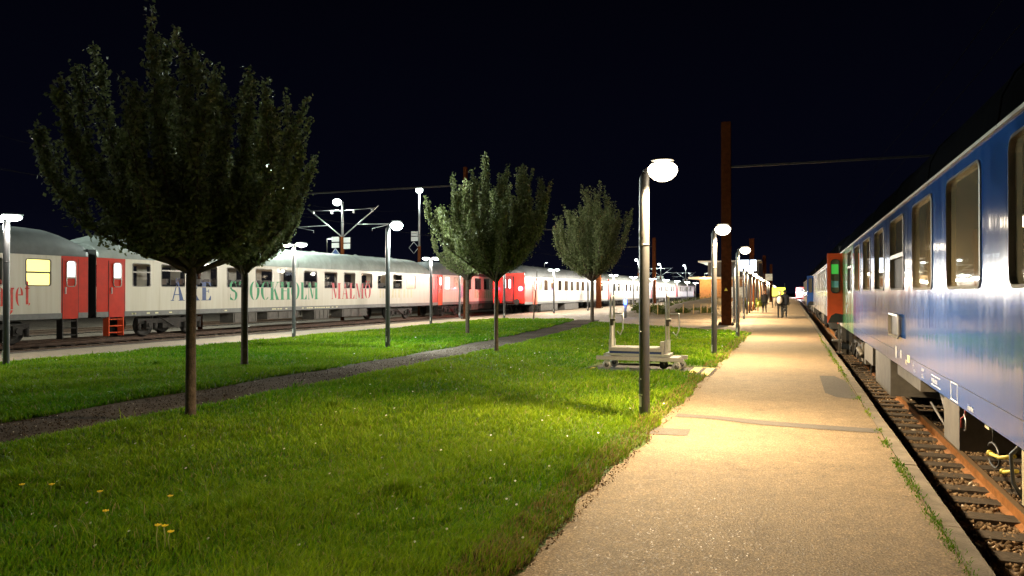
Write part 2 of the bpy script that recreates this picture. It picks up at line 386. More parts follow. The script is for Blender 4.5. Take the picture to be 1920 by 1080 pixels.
# lawns
def lh(x, y):
    return .035 + .016 * np.sin(1.3 * x + .7 * y) + .012 * np.sin(2.9 * x - 1.7 * y + 1) + .007 * np.sin(5.1 * x + 4.3 * y) + .03 * np.exp(-((y - 39) / 5) ** 2)
def ed_right(x, y):
    pc = -8.6 - .0075 * np.maximum(0, y - 14) ** 1.75
    return np.minimum(np.minimum(x - (pc + P_HALF + .06 * np.sin(2.3 * y)), -1.55 + .035 * np.sin(y * 1.7) + .03 * np.sin(y * 6.3) + .02 * np.sin(17 * y) - x), (31.5 + (-1.6 - x) * .88 - y) * .6)
def ed_left(x, y):
    pc = -8.6 - .0075 * np.maximum(0, y - 14) ** 1.75
    return np.minimum(np.minimum(x + 16.85 - .05 * np.sin(3 * y), pc - P_HALF + .07 * np.sin(1.9 * y + 1) - x), (42.5 - .12 * (x + 13.3) ** 2 - y) * .6)
def turf_h(x, y):
    d = np.maximum(ed_right(x, y), ed_left(x, y))
    return np.where(d > 0, .012 + lh(x, y) * np.clip(d / .3, 0, 1), .012 + d * .25)
def in_right(x, y):
    pc = -8.6 - .0075 * np.maximum(0, y - 14) ** 1.75
    x0 = pc + P_HALF + .06 * np.sin(2.3 * y); x1 = -1.55 + .035 * np.sin(y * 1.7) + .03 * np.sin(y * 6.3)
    top = 31.5 + (-1.6 - x) * .88
    padm = (x > -4.15) & (x < -1.4) & (y > 15.0) & (y < 16.75)
    return (x > x0) & (x < x1) & (y > -8) & (y < top) & ~padm
def in_left(x, y):
    pc = -8.6 - .0075 * np.maximum(0, y - 14) ** 1.75
    x1 = pc - P_HALF + .07 * np.sin(1.9 * y + 1)
    return (x > -16.85 + .05 * np.sin(3 * y)) & (x < x1) & (y > -8) & (y < 42.5 - .12 * (x + 13.3) ** 2)
def lawn(name, test, x0, x1, label):
    st = .15; xs = np.arange(x0, x1, st); ys = np.arange(-8, 43, st); V = []; idx = {}; Fc = []
    for i, x in enumerate(xs[:-1]):
        for j, y in enumerate(ys[:-1]):
            if test(x + st / 2, y + st / 2) > -.12:
                q = []
                for a, b in ((i, j), (i + 1, j), (i + 1, j + 1), (i, j + 1)):
                    if (a, b) not in idx: idx[(a, b)] = len(V); V.append((xs[a], ys[b], float(turf_h(xs[a], ys[b])) - .004))
                    q.append(idx[(a, b)])
                Fc.append(q)
    me = np_mesh(name, np.array(V), np.array(Fc), M['turf'], k=4, smooth=True)
    o = bpy.data.objects.new(name, me); C.objects.link(o); tag(o, kind='structure')
lawn('lawn', lambda x, y: -1 if (-4.0 < x < -1.4 and 15.1 < y < 16.6) else ed_right(x, y), -13.5, -1.2, '')
lawn('lawn', ed_left, -17.2, -8.6, '')

def blades(n, seed, rmin, rmax, test, th0, th1):
    rg = np.random.default_rng(seed)
    r = np.exp(rg.uniform(math.log(rmin), math.log(rmax), n)); th = rg.uniform(th0, th1, n)
    x = -np.sin(th) * r; y = np.cos(th) * r; k = test(x, y); x, y, r = x[k], y[k], r[k]; return x, y, r
def grass_mesh(name, x, y, r, seed, hmul=1.0, z0=None):
    rg = np.random.default_rng(seed); n = len(x)
    patchy = .5 + .5 * np.sin(1.1 * x + 2.3 * np.sin(.8 * y)) * np.cos(.9 * y + 1.7 * np.sin(1.2 * x))
    fine = .5 + .5 * np.sin(7.1 * x + 3 * np.sin(5 * y)) * np.sin(6.3 * y + 2 * np.sin(4.4 * x))
    h = (.026 + .030 * patchy + .022 * fine + rg.exponential(.010, n)) * hmul * (1 + r * .006)
    w = np.maximum(.0042, r * .0011) * rg.uniform(.7, 1.3, n)
    a = rg.uniform(0, 2 * PI, n); lean = rg.uniform(.15, 1.15, n) * h; la = a + rg.uniform(-1.2, 1.2, n) + PI / 2
    wind = .4 * h; lx = np.cos(la) * lean + wind * .5; ly = np.sin(la) * lean - wind * .3
    z = turf_h(x, y) - .006 if z0 is None else np.full(n, z0)
    cx, cy = np.cos(a) * w / 2, np.sin(a) * w / 2
    V = np.empty((n, 5, 3)); V[:, 0] = np.stack([x - cx, y - cy, z], 1); V[:, 1] = np.stack([x + cx, y + cy, z], 1)
    V[:, 2] = np.stack([x + cx * .75 + lx * .4, y + cy * .75 + ly * .4, z + h * .62], 1); V[:, 3] = np.stack([x - cx * .75 + lx * .4, y - cy * .75 + ly * .4, z + h * .62], 1)
    V[:, 4] = np.stack([x + lx, y + ly, z + h * .95], 1)
    b = np.arange(n)[:, None] * 5
    Fc = np.concatenate([b + np.array([0, 1, 2]), b + np.array([0, 2, 3]), b + np.array([3, 2, 4])])
    mixv = np.clip(rg.normal(.48, .26, n) + .3 * (patchy - .5) + .35 * np.sin(.5 * x + 1.3 * np.sin(.37 * y)) * np.sin(.43 * y + 1) + .2 * (fine - .5), 0, 1)[:, None]
    col = (1 - mixv) * np.array([.060, .185, .005]) + mixv * np.array([.21, .300, .012])
    dead = rg.uniform(size=n) < .035; col[dead] = np.array([.27, .23, .10])
    edge = np.abs(x + 1.6) < .22; col[edge & (rg.uniform(size=n) < .4)] = np.array([.22, .16, .06])
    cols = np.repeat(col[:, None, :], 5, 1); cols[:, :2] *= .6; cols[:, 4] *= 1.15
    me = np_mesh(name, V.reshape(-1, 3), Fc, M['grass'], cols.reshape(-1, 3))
    o = bpy.data.objects.new(name, me); C.objects.link(o); tag(o, kind='stuff'); return o
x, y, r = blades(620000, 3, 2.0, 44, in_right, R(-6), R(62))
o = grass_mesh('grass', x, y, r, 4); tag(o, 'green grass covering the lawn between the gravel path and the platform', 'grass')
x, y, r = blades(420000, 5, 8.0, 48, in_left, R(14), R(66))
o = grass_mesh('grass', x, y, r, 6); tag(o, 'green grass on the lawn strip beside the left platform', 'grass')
# tufts: clover and taller clumps, round posts
cx, cy = [], []
rg = np.random.default_rng(21)
cent = [(-1.76, 9.45, .22, 260), (-1.79, 18.8, .3, 200), (-1.9, 9.3, .35, 260)]
for _ in range(70):
    rr = math.exp(rg.uniform(math.log(3), math.log(26))); th = rg.uniform(R(0), R(58)); cent.append((-math.sin(th) * rr, math.cos(th) * rr, rg.uniform(.06, .22), int(rg.uniform(40, 130))))
for (a, b, s_, n_) in cent:
    cx.append(rg.normal(a, s_ * .6, n_)); cy.append(rg.normal(b, s_ * .6, n_))
cx = np.concatenate(cx); cy = np.concatenate(cy); k = in_right(cx, cy) | in_left(cx, cy); cx, cy = cx[k], cy[k]
o = grass_mesh('grass_tufts', cx, cy, np.hypot(cx, cy), 22, 1.9); tag(o, 'taller darker tufts growing out of the lawns', 'grass')
# weeds in the kerb joint
wy = []
for (c0, s_, n_) in ((5.4, .35, 500), (6.1, .3, 350), (7.3, .35, 420), (7.9, .2, 260), (4.5, .3, 160), (9.0, .15, 160), (9.8, .1, 60), (3.9, .2, 80), (11.2, .3, 70), (16.5, 1.2, 260), (21, 2, 260), (26, 3, 200), (12.8, .3, 80)):
    wy.append(rg.normal(c0, s_, n_))
wy = np.concatenate(wy); wy = wy[rg.uniform(size=len(wy)) < .55]; wx = .955 + rg.normal(0, .026, len(wy)) - .01 * np.sin(wy)
o = grass_mesh('weeds', wx, wy, wy, 23, .42, .004); tag(o, 'green weeds sprouting from the joint between kerb and platform asphalt', 'weeds')
# daisies
n = 420; rr = np.exp(rg.uniform(math.log(4.5), math.log(38), n)); th = rg.uniform(R(-2), R(58), n); dx = -np.sin(th) * rr; dy = np.cos(th) * rr
k = (in_right(dx, dy) | in_left(dx, dy)) & (rg.uniform(size=n) < .6)
mb = MB()
for a, b in zip(dx[k], dy[k]):
    z = float(turf_h(a, b)) + .035; s_ = .007 + .0006 * math.hypot(a, b); mb.poly([(a + s_ * math.cos(t), b + s_ * math.sin(t), z + s_ * .5 * math.sin(t)) for t in np.arange(0, 6.2, 1.05)])
o = mb.build('daisies', M['daisy']); tag(o, 'tiny white daisies scattered across both lawns', 'daisies', kind='stuff')
# dandelions
for px, py, h_, lab in ((42, 935, .11, 'leftmost yellow dandelion low in the left corner of the lawn'), (98, 932, .10, 'yellow dandelion second from the left photo edge'),
        (188, 941, .08, 'small pale dandelion between the larger yellow ones'), (199, 982, .09, 'bright yellow dandelion alone left of the three tall ones'),
        (320, 950, .08, 'yellow dandelion behind the group of three stems'), (297, 1036, .17, 'left seed-topped dandelion of the tall group of three'),
        (310, 1034, .16, 'middle dandelion of the tall group of three'), (321, 1036, .13, 'right open yellow dandelion of the tall group of three')):
    p = pix(px, py, .04); e = empty('dandelion', p); tag(e, lab, 'flower', 'dandelions in the near lawn')
    MB().tube([(0, 0, 0), (random.uniform(-.02, .02), 0, h_ * .6), (random.uniform(-.02, .02), 0, h_)], .003, 5).build('stem', M['stem'], e)
    f = MB()
    for q in range(14):
        a = q * 2.4; rr_ = .008 + .009 * (q % 3) / 2; f.box((math.cos(a) * rr_, math.sin(a) * rr_, h_ + .004), (.012, .005, .004), Matrix.Rotation(a, 3, 'Z') @ Matrix.Rotation(-.5, 3, 'Y'))
    f.ball((0, 0, h_), (.009, .009, .006), 8, 4); f.build('flower_head', M['flower'], e)

# stones of the ballast
def stones(name, n, seed, x0, x1, y0, y1, z, s0, s1, power=1.0, bright=1.0):
    rg = np.random.default_rng(seed)
    yy = np.exp(rg.uniform(math.log(y0), math.log(y1), n)); xx = rg.uniform(x0, x1, n)
    base = np.array([[1, 0, 0], [-1, 0, 0], [0, 1, 0], [0, -1, 0], [0, 0, 1], [0, 0, -1]], float)
    Fb = np.array([[0, 2, 4], [2, 1, 4], [1, 3, 4], [3, 0, 4], [2, 0, 5], [1, 2, 5], [3, 1, 5], [0, 3, 5]])
    sz = rg.uniform(s0, s1, (n, 1, 3)); V = base[None] * sz * rg.uniform(.7, 1.3, (n, 6, 1)) + rg.normal(0, .004, (n, 6, 3))
    a = rg.uniform(0, 2 * PI, n); ca, sa = np.cos(a), np.sin(a)
    tl = rg.uniform(-.6, .6, n); ct, st = np.cos(tl), np.sin(tl)
    Y1 = V[..., 1] * ct[:, None] - V[..., 2] * st[:, None]; Z1 = V[..., 1] * st[:, None] + V[..., 2] * ct[:, None]; V[..., 1] = Y1; V[..., 2] = Z1
    X2 = V[..., 0] * ca[:, None] - V[..., 1] * sa[:, None]; Y2 = V[..., 0] * sa[:, None] + V[..., 1] * ca[:, None]
    V[..., 0] = X2 + xx[:, None]; V[..., 1] = Y2 + yy[:, None]; V[..., 2] += z + rg.uniform(-.01, .02, n)[:, None]
    Fc = (np.arange(n)[:, None, None] * 6 + Fb[None]).reshape(-1, 3)
    t = rg.beta(1.6, 2.6, n)[:, None]; col = ((1 - t) * np.array([.06, .038, .022]) + t * np.array([.30, .21, .13])) * bright
    lightp = rg.uniform(size=n) < .03; col[lightp] = np.array([.5, .45, .38])
    me = np_mesh(name, V.reshape(-1, 3), Fc, M['stones'], np.repeat(col, 6, 0))
    o = bpy.data.objects.new(name, me); C.objects.link(o); return tag(o, kind='stuff')
tag(stones('ballast_stones', 26000, 31, XE + .03, 4.2, 3.2, 34, BZ_R, .018, .042), 'brown crushed stone around the right track', 'ballast')
tag(stones('path_pebbles', 6500, 33, -9.2, -8.0, 4.5, 22, .006, .004, .012, bright=.42), 'small loose pebbles on the dark gravel path', 'gravel')
tag(stones('edge_litter', 2600, 34, -1.68, -1.46, 2.5, 26, .010, .003, .008, bright=1.3), 'crumbs of soil and litter along the lawn edge of the platform', 'litter')
tag(stones('ballast_stones', 9000, 32, -24.4, XEL - .02, 5, 60, BZ_L, .03, .07, bright=1.5), 'crushed stone between the left tracks', 'ballast')

def track(name, xc, zr, zb, y0, y1, lab, near, rm, ns):
    t = empty(name); tag(t, lab, 'track')
    def prof(xo):
        mb = MB(); pr = [(-.07, -.165), (.07, -.165), (.07, -.150), (.012, -.125), (.012, -.045), (.036, -.03), (.036, -.003), (-.036, -.003), (-.036, -.03), (-.012, -.045), (-.012, -.125), (-.07, -.15)]
        n = len(pr)
        for j in range(n):
            a, b = pr[j], pr[(j + 1) % n]
            mb.poly([(xc + xo + a[0], y0, zr + a[1]), (xc + xo + b[0], y0, zr + b[1]), (xc + xo + b[0], y1, zr + b[1]), (xc + xo + a[0], y1, zr + a[1])])
        o = mb.build('rail', rm, t)
        MB().bb((xc + xo - .03, y0, zr - .0025), (xc + xo + .03, y1, zr)).build('rail_head', M['rail_top'], o)
    prof(-.755); prof(.755)
    sm = MB().box((0, 0, 0), (2.5, .25, .16))
    for i_, v in enumerate(sm.v): sm.v[i_] = (v[0], v[1] * (1 + .1 * math.sin(v[0] * 3)), v[2])
    me = sm.mesh('sleeper', M['sleeper'])
    for i in range(ns):
        o = bpy.data.objects.new('sleeper', me); C.objects.link(o); o.parent = t
        o.location = (xc + random.uniform(-.03, .03), near + .62 * i + random.uniform(-.02, .02), zb - .045 + random.uniform(0, .012)); o.rotation_euler.z = random.uniform(-.012, .012)
    return t
track('railway_track', XR, RZ_R, BZ_R, -14, 420, 'rusty railway track beneath the blue train beside the right platform', 2.6, M['rail'], 60)
track('railway_track', XT2, RZ_L, BZ_L, -30, 420, 'empty brown track nearest the left platform in front of the cream coaches', 2.0, M['rail_dark'], 70)
track('railway_track', XT1, RZ_L, BZ_L, -30, 420, 'track under the cream coaches lettered in green and red', 8.0, M['rail_dark'], 60)
track('railway_track', -33.5, RZ_L, BZ_L, -30, 420, 'far track beyond the cream coaches', 8.0, M['rail_dark'], 60)

# ------------------------------------------------------------------ lettering
def crescent(cx, cy, rx, ry, irx, a0, a1, n=12, shift=0):
    A = [R(a0 + (a1 - a0) * k / n) for k in range(n + 1)]
    out = [(cx + rx * math.cos(a), cy + ry * math.sin(a)) for a in A]
    inn = [(cx + shift + irx * math.cos(a), cy + ry * .985 * math.sin(a)) for a in A]
    return out + inn[::-1]
def glyph(ch):
    P = []; T = .20; s = .035
    def rc(x0, y0, x1, y1): P.append([(x0, y0), (x1, y0), (x1, y1), (x0, y1)])
    def stem(x, y0=0, y1=1, t=T, ser=.05): rc(x, y0, x + t, y1); rc(x - ser, y0, x, y0 + s); rc(x + t, y0, x + t + ser, y0 + s); rc(x - ser, y1 - s, x, y1); rc(x + t, y1 - s, x + t + ser, y1)
    def quad(a, b, c, d): P.append([a, b, c, d])
    def bowl(cx, cy, rx, ry, t, side):
        if side != 'r': P.append(crescent(cx - .012, cy, rx, ry, rx - t, 96, 264))
        if side != 'l': P.append(crescent(cx + .012, cy, rx, ry, rx - t, -84, 84))
    w = .6
    if ch in 'OÖ': w = .66; bowl(.33, .5, .33, .5, .18, 'b')
    elif ch == 'C': w = .56; bowl(.33, .5, .33, .5, .19, 'l'); quad((.36, 1), (.36, .96), (.52, .86), (.52, .96)); rc(.48, .66, .52, .95); quad((.36, 0), (.36, .04), (.52, .18), (.52, .1))
    elif ch == 'S':
        w = .52; P.append(crescent(.25, .74, .24, .26, .09, 80, 215)); P.append(crescent(.27, .27, .24, .27, .09, -100, 35))
        quad((.03, .66), (.14, .50), (.50, .33), (.38, .50)); quad((.27, 1), (.27, .96), (.44, .82), (.44, .95)); quad((.25, 0), (.25, .04), (.06, .2), (.05, .06)); rc(.41, .68, .44, .97); rc(.05, .03, .08, .33)
    elif ch == 'T': w = .6; stem(.215); rc(.0, .955, .2, 1); rc(.4, .955, .6, 1); quad((0, 1), (0, .76), (.03, .76), (.14, .96)); quad((.6, 1), (.6, .76), (.57, .76), (.46, .96))
    elif ch == 'K': w = .66; stem(.04); quad((.24, .42), (.24, .47), (.54, 1), (.58, 1)); quad((.28, .56), (.36, .66), (.64, 0), (.44, 0)); rc(.42, 0, .68, s); rc(.46, 1 - s, .66, 1)
    elif ch == 'H': w = .72; stem(.04); stem(.5); rc(.23, .48, .48, .52)
    elif ch == 'L': w = .52; stem(.04); rc(.23, 0, .5, s); quad((.5, 0), (.5, .28), (.47, .28), (.34, .03))
    elif ch == 'E': w = .54; stem(.04); rc(.23, 0, .5, s); rc(.23, 1 - s, .48, 1); quad((.5, 0), (.5, .25), (.47, .25), (.36, .03)); quad((.48, 1), (.48, .77), (.45, .77), (.36, .97)); rc(.23, .48, .38, .52); rc(.36, .40, .39, .60)
    elif ch == 'M': w = .84; stem(.03, t=.04); stem(.6); quad((.03, 1), (.2, 1), (.42, .12), (.33, .02)); quad((.36, .05), (.40, .05), (.60, .98), (.57, .98))
    elif ch in 'AÅ':
        w = .66; quad((.06, 0), (.11, 0), (.33, .94), (.29, .98)); quad((.33, 1), (.36, 1), (.62, 0), (.42, 0)); rc(.17, .30, .40, .34); rc(0, 0, .16, s); rc(.37, 0, .67, s)
        if ch == 'Å': P.append(crescent(.33, 1.11, .09, .09, .05, 96, 264, 8)); P.append(crescent(.33, 1.11, .09, .09, .05, -84, 84, 8))
    elif ch == 'R': w = .64; stem(.04); P.append(crescent(.27, .75, .27, .25, .1, -88, 88)); quad((.27, .48), (.38, .50), (.64, 0), (.45, 0)); rc(.44, 0, .67, s)
    elif ch == 'n': w = .6; stem(.04, 0, .66); P.append(crescent(.33, .42, .2, .24, .05, 0, 100)); stem(.38, 0, .43, ser=.04)
    elif ch == 'l': w = .3; stem(.06)
    elif ch == 't': w = .36; rc(.08, .05, .25, .9); rc(0, .62, .34, .66); P.append(crescent(.25, .1, .12, .1, .03, -100, 0, 6))
    elif ch in 'äå':
        w = .54; stem(.32, 0, .5, ser=.03); P.append(crescent(.24, .2, .22, .2, .08, 90, 270)); P.append(crescent(.27, .5, .22, .17, .07, -5, 120))
        if ch == 'å': P.append(crescent(.28, .86, .1, .1, .05, 96, 264, 8)); P.append(crescent(.28, .86, .1, .1, .05, -84, 84, 8))
        else: rc(.1, .8, .22, .93); rc(.32, .8, .44, .93)
    elif ch == 'e': w = .52; P.append(crescent(.26, .34, .26, .34, .1, 96, 275)); P.append(crescent(.27, .42, .24, .26, .09, 0, 84)); rc(.18, .38, .5, .42)
    elif ch == 'g': w = .56; P.append(crescent(.26, .38, .25, .28, .09, 96, 264)); rc(.33, -.12, .49, .66); P.append(crescent(.24, -.12, .25, .18, .09, 200, 350)); rc(.46, .6, .56, .66)
    if ch == 'Ö': P.append([(.14, 1.08), (.26, 1.08), (.26, 1.2), (.14, 1.2)]); P.append([(.4, 1.08), (.52, 1.08), (.52, 1.2), (.4, 1.2)])
    return w, P
def lettering(parent, text, fmap, u0, u1, z0, h, m, v=.004):
    gl = [glyph(c) for c in text]; tot = sum((g_[0] + .1) if c != ' ' else .3 for g_, c in zip(gl, text)) - .1
    sc = (u1 - u0) / tot; a = 0.0
    for (w, P), c in zip(gl, text):
        if c == ' ': a += .3; continue
        mb = MB()
        for p in P: mb.poly([fmap(u0 + (a + q[0]) * sc, v, z0 + q[1] * h) for q in p])
        mb.build('letter', m, parent); a += w + .1

# ------------------------------------------------------------------ coaches
def rrect(w, h, r, n=4):
    pts = []
    for cx_, cz, a0 in ((w / 2 - r, h / 2 - r, 0), (-w / 2 + r, h / 2 - r, 90), (-w / 2 + r, -h / 2 + r, 180), (w / 2 - r, -h / 2 + r, 270)):
        for k in range(n + 1):
            a = R(a0 + 90 * k / n); pts.append((cx_ + r * math.cos(a), cz + r * math.sin(a)))
    return pts
def window(parent, fm, ua, ub, za, zb, fr_m, pane_m, t=.035, r=.09, slider=None, mid=True, name='window'):
    uc, zc, w, h = (ua + ub) / 2, (za + zb) / 2, ub - ua, zb - za
    o1 = rrect(w, h, r); i1 = rrect(w - 2 * t, h - 2 * t, max(.02, r - t)); n = len(o1); mb = MB()
    for k in range(n):
        j = (k + 1) % n
        q = lambda p, v: fm(uc + p[0], v, zc + p[1])
        mb.poly([q(o1[k], .010), q(o1[j], .010), q(i1[j], .014), q(i1[k], .014)]); mb.poly([q(i1[k], .014), q(i1[j], .014), q(i1[j], -.05), q(i1[k], -.05)]); mb.poly([q(o1[k], -.01), q(o1[j], -.01), q(o1[j], .010), q(o1[k], .010)])
    f = mb.build(name, fr_m, parent)
    p = MB()
    if slider is None: p.poly([fm(uc + a[0], -.03, zc + a[1]) for a in i1]); p.build('pane', pane_m, f)
    else:
        zs = za + (zb - za) * slider
        p.poly([fm(uc + a[0], -.03, max(zs, zc + a[1])) for a in i1]); p.build('pane', pane_m, f)
        q2 = MB(); a0, a1 = uc - w / 2 + t, uc + w / 2 - t
        c0, c1 = fm(a0, -.02, zs - .03), fm(a1, .012, zs + .03); q2.bb(c0, c1); q2.build('crossbar', fr_m, f)
        q3 = MB(); q3.poly([fm(uc + a[0], -.045, min(zs - .03, zc + a[1])) for a in i1]); q3.build('pane', mid or pane_m, f)
    return f
def coach(name, label, xs, s, y0, L, zk, zc, wins, body, ends, roof_m, rail_z, doors=(), sill=True, interior=False, hroof=1.02, detail=2, frame='frame_grey', end_face=None, gutter=None, group=None, zones=None, win_z=None, boxes=None):
    e = empty(name, (0, 0, 0)); tag(e, label, 'railway coach', group)
    fm = lambda u, v, z: (xs + s * v, y0 + u, z)
    W_ = 2.82; zw0, zw1 = win_z or (zk + 1.22, zc - .16)
    zones = zones or [(0, L, body)]
    for (a, b, mm) in zones:
        for side in (0, 1):
            v = 0 if side == 0 else -W_
            hs = [(w['a'] + .02, w['b'] - .02, w.get('z0', zw0) + .02, w.get('z1', zw1) - .02) for w in wins if w['a'] >= a - .01 and w['b'] <= b + .01]
            us = sorted({a, b, *[q for h in hs for q in h[:2]]}); zs = sorted({zk, zk + (.22 if sill else 0), zc, *[q for h in hs for q in h[2:]]})
            mb = MB()
            for i in range(len(us) - 1):
                for j in range(len(zs) - 1):
                    uc, z_ = (us[i] + us[i + 1]) / 2, (zs[j] + zs[j + 1]) / 2
                    if any(h[0] < uc < h[1] and h[2] < z_ < h[3] for h in hs): continue
                    mb.poly([fm(us[i], v, zs[j]), fm(us[i + 1], v, zs[j]), fm(us[i + 1], v, zs[j + 1]), fm(us[i], v, zs[j + 1])])
            mb.build('side_wall', mm, e)
    if sill:
        lo = min([z[0] for z in zones if z[2] is body] + [0]); MB().bb(fm(.0, -.03, zk - .0), fm(L, .006, zk + .20)).build('sill_band', M['sill_grey'], e)
    # roof
    mb = MB(); K = 14; st = [0, .12, .35, .7, 1.2, 2.0] + list(np.linspace(3, L - 3, 8)) + [L - 2, L - 1.2, L - .7, L - .35, L - .12, L]
    def hf(u):
        d = min(u, L - u); return .55 + .45 * min(1, math.sin(min(d / 1.6, 1) * PI / 2)) if end_face is not False else 1
    i0 = 0
    for u in st:
        for k in range(K + 1):
            a = PI * k / K; ca = math.cos(a)
            mb.v.append(fm(u, -W_ / 2 + (W_ / 2 + .012) * math.copysign(abs(ca) ** .8, ca), zc + hroof * hf(u) * math.sin(a) ** .85))
    for i in range(len(st) - 1):
        for k in range(K):
            a = i * (K + 1) + k; mb.f.append((a, a + 1, a + K + 2, a + K + 1)); mb.sm.append(True)
    for i in (0, len(st) - 1): mb.f.append(tuple(i * (K + 1) + k for k in range(K + 1))); mb.sm.append(False)
    rf = mb.build('roof', roof_m, e)
    for u in np.arange(3.2, L - 2.5, 3.1):                      # roof seams
        pts = [fm(u, -W_ / 2 + (W_ / 2 + .014) * math.copysign(abs(math.cos(PI * k / K)) ** .8, math.cos(PI * k / K)), zc + hroof * math.sin(PI * k / K) ** .85 + .004) for k in range(K + 1)]
        if detail > 1: MB().tube(pts, .012, 4).build('roof_seam', roof_m, rf)
    if detail > 1:
        for u in np.arange(2.4, L - 2, 4.6):
            MB().lathe([(.16, -.05), (.16, .05), (.05, .10)], fm(u, -W_ / 2 - .3, zc + hroof + .0), 'z', 10).build('ventilator', roof_m, rf)
    MB().bb(fm(.02, -.02, zc - .012), fm(L - .02, .022, zc + .016)).build('gutter', gutter or roof_m, e)
    # ends
    for u, sg in ((0, -1), (L, 1)):
        mm = end_face if end_face else M['black']
        MB().bb(fm(u, -W_ + .02, zk + .1), fm(u + sg * .03, -.02, zc + .3)).build('end_wall', mm, e)
        MB().bb(fm(u + sg * .03, -W_ / 2 - .5, zk + .15), fm(u + sg * .28, -W_ / 2 + .5, zk + 2.3)).build('gangway_bellows', M['black'], e)
        for vv in (-W_ / 2 - .87, -W_ / 2 + .87):
            if detail > 1: MB().lathe([(.06, 0), (.06, .4 * sg), (.24, .42 * sg), (.24, .46 * sg)], fm(u, vv, rail_z + 1.05), 'y', 12).build('buffer', M['dark_metal'], e)
    MB().bb(fm(.3, -W_ + .1, zk - .05), fm(L - .3, -.12, zk + .04)).build('underframe', M['dark_metal'], e)
    for w in wins:
        window(e, fm, w['a'], w['b'], w.get('z0', zw0), w.get('z1', zw1), M[w.get('frame', frame)], M[w.get('pane', 'glass_see' if interior else 'glass_dark')], t=w.get('t', .035), r=w.get('r', .09), slider=w.get('slider'), mid=M[w['mid']] if 'mid' in w else None)
        if interior: # plain pane on the far side
            MB().poly([fm(w['a'], -W_ + .03, w.get('z0', zw0)), fm(w['b'], -W_ + .03, w.get('z0', zw0)), fm(w['b'], -W_ + .03, w.get('z1', zw1)), fm(w['a'], -W_ + .03, w.get('z1', zw1))]).build('far_pane', M['glass_see'], e)
    for d in doors:
        a, b = d['a'], d['b']; db = empty_part = MB()
        zt = zc - .10; zb_ = zk - .02
        hole = d.get('win', True)
        db.bb(fm(a, -.02, zb_), fm(b, .018, zt)); dd = db.build('door', d.get('m', M['red']), e)
        gp = MB()
        for uu in (a - .012, b + .012): gp.bb(fm(uu - .012, -.01, zb_), fm(uu + .012, .012, zt))
        gp.build('door_seal', M['black'], dd)
        uc = (a + b) / 2; wz0, wz1 = d.get('wz', (zw0 - .02, zw1 - .02))
        fr = window(dd, lambda u, v, z: fm(u, v + .055, z), uc - .2, uc + .2, wz0, wz1, M['frame_grey'], M[d.get('pane', 'lit_white')], t=.03, r=.12, slider=d.get('slider'), mid=M[d.get('pane', 'lit_white')], name='door_window')
        MB().bb(fm(a + .08, .02, zk + .9), fm(a + .12, .06, zk + 1.15)).build('handle', M['galv'], dd)
        if detail > 1:
            stp = MB()
            for k in range(3): stp.bb(fm(a + .05, -.32, zk - .12 - .26 * k), fm(b - .05, -.02 , zk - .09 - .26 * k))
            stp.bb(fm(a, -.3, zk - .75), fm(a + .04, .0, zk)); stp.bb(fm(b - .04, -.3, zk - .75), fm(b, .0, zk))
            stp.build('step', d.get('sm', M['dark_metal']), e)
    # bogies
    for uc in (L * .12 + .6, L * .88 - .6):
        bg_ = MB(); bg_.bb(fm(uc - 1.75, -.42, rail_z + .52), fm(uc + 1.75, -.30, rail_z + .72)); bg_.bb(fm(uc - .5, -.48, rail_z + .30), fm(uc + .5, -.26, rail_z + .52))
        for q in (-1.25, 1.25):
            bg_.bb(fm(uc + q - .17, -.36, rail_z + .32), fm(uc + q + .17, -.2, rail_z + .64)); bg_.lathe([(.10, 0), (.10, .05 * s)], fm(uc + q, -.2, rail_z + .46), 'x', 10)
            for r_ in (-.42, .42): bg_.lathe([(.09, 0), (.075, .1), (.09, .2), (.075, .3)], fm(uc + q + r_, -.34, rail_z + .24), 'z', 8)
        bg_.tube([fm(uc - .7, -.2, rail_z + .75), fm(uc + .1, -.2, rail_z + .35)], .035, 6)
        bo = bg_.build('bogie', M['dark_metal'], e)
        for q in (-1.25, 1.25):
            for vv, sgn in ((-.55, 1), (-2.10, -1)):
                MB().lathe([(.46, -.06), (.50, -.055), (.46, -.02), (.455, .06), (.40, .06), (.38, .02), (.12, .02), (.12, .08)], fm(uc + q, vv, rail_z + .455), 'x', 24).build('wheel', M['dark_metal'], bo)
    bx = boxes if boxes is not None else [(L * .27, L * .33, .5), (L * .36, L * .45, .42), (L * .50, L * .55, .55), (L * .60, L * .70, .5)]
    for k, (a, b, dpt) in enumerate(bx):
        m_ = MB(); m_.bb(fm(a, -.9, zk - dpt), fm(b, -.10 - .04 * (k % 2), zk - .03)); 
        if detail > 1 and boxes is None:
            for q in np.linspace(a + .1, b - .1, 4): m_.bb(fm(q - .015, -.10, zk - dpt + .03), fm(q + .015, -.075 - .04 * (k % 2), zk - .06))
        m_.build('equipment_box', M['box_grey'], e)
    if interior:
        MB().bb(fm(.1, -W_ + .06, zk + .32), fm(L - .1, -.06, zk + .36)).build('floor', M['interior'], e)
        MB().bb(fm(.1, -W_ + .06, zc + .15), fm(L - .1, -.06, zc + .18)).build('ceiling', M['interior'], e)
        sb = MB().box((0, 0, .22), (.46, .5, .14)).box((0, .22, .55), (.46, .12, .75)); sme = sb.mesh('seat', M['seat'])
        hm = MB().box((0, .20, .98), (.30, .15, .26)).mesh('headrest', M['seat_cover'])
        for u in np.arange(5.0, L - 3.2, 1.05):
            for v in (-.42, -.95, -1.9, -2.42):
                so = bpy.data.objects.new('seat', sme); C.objects.link(so); so.parent = e; so.location = fm(u, v, zk + .36 + .1)
                ho = bpy.data.objects.new('headrest', hm); C.objects.link(ho); ho.parent = so
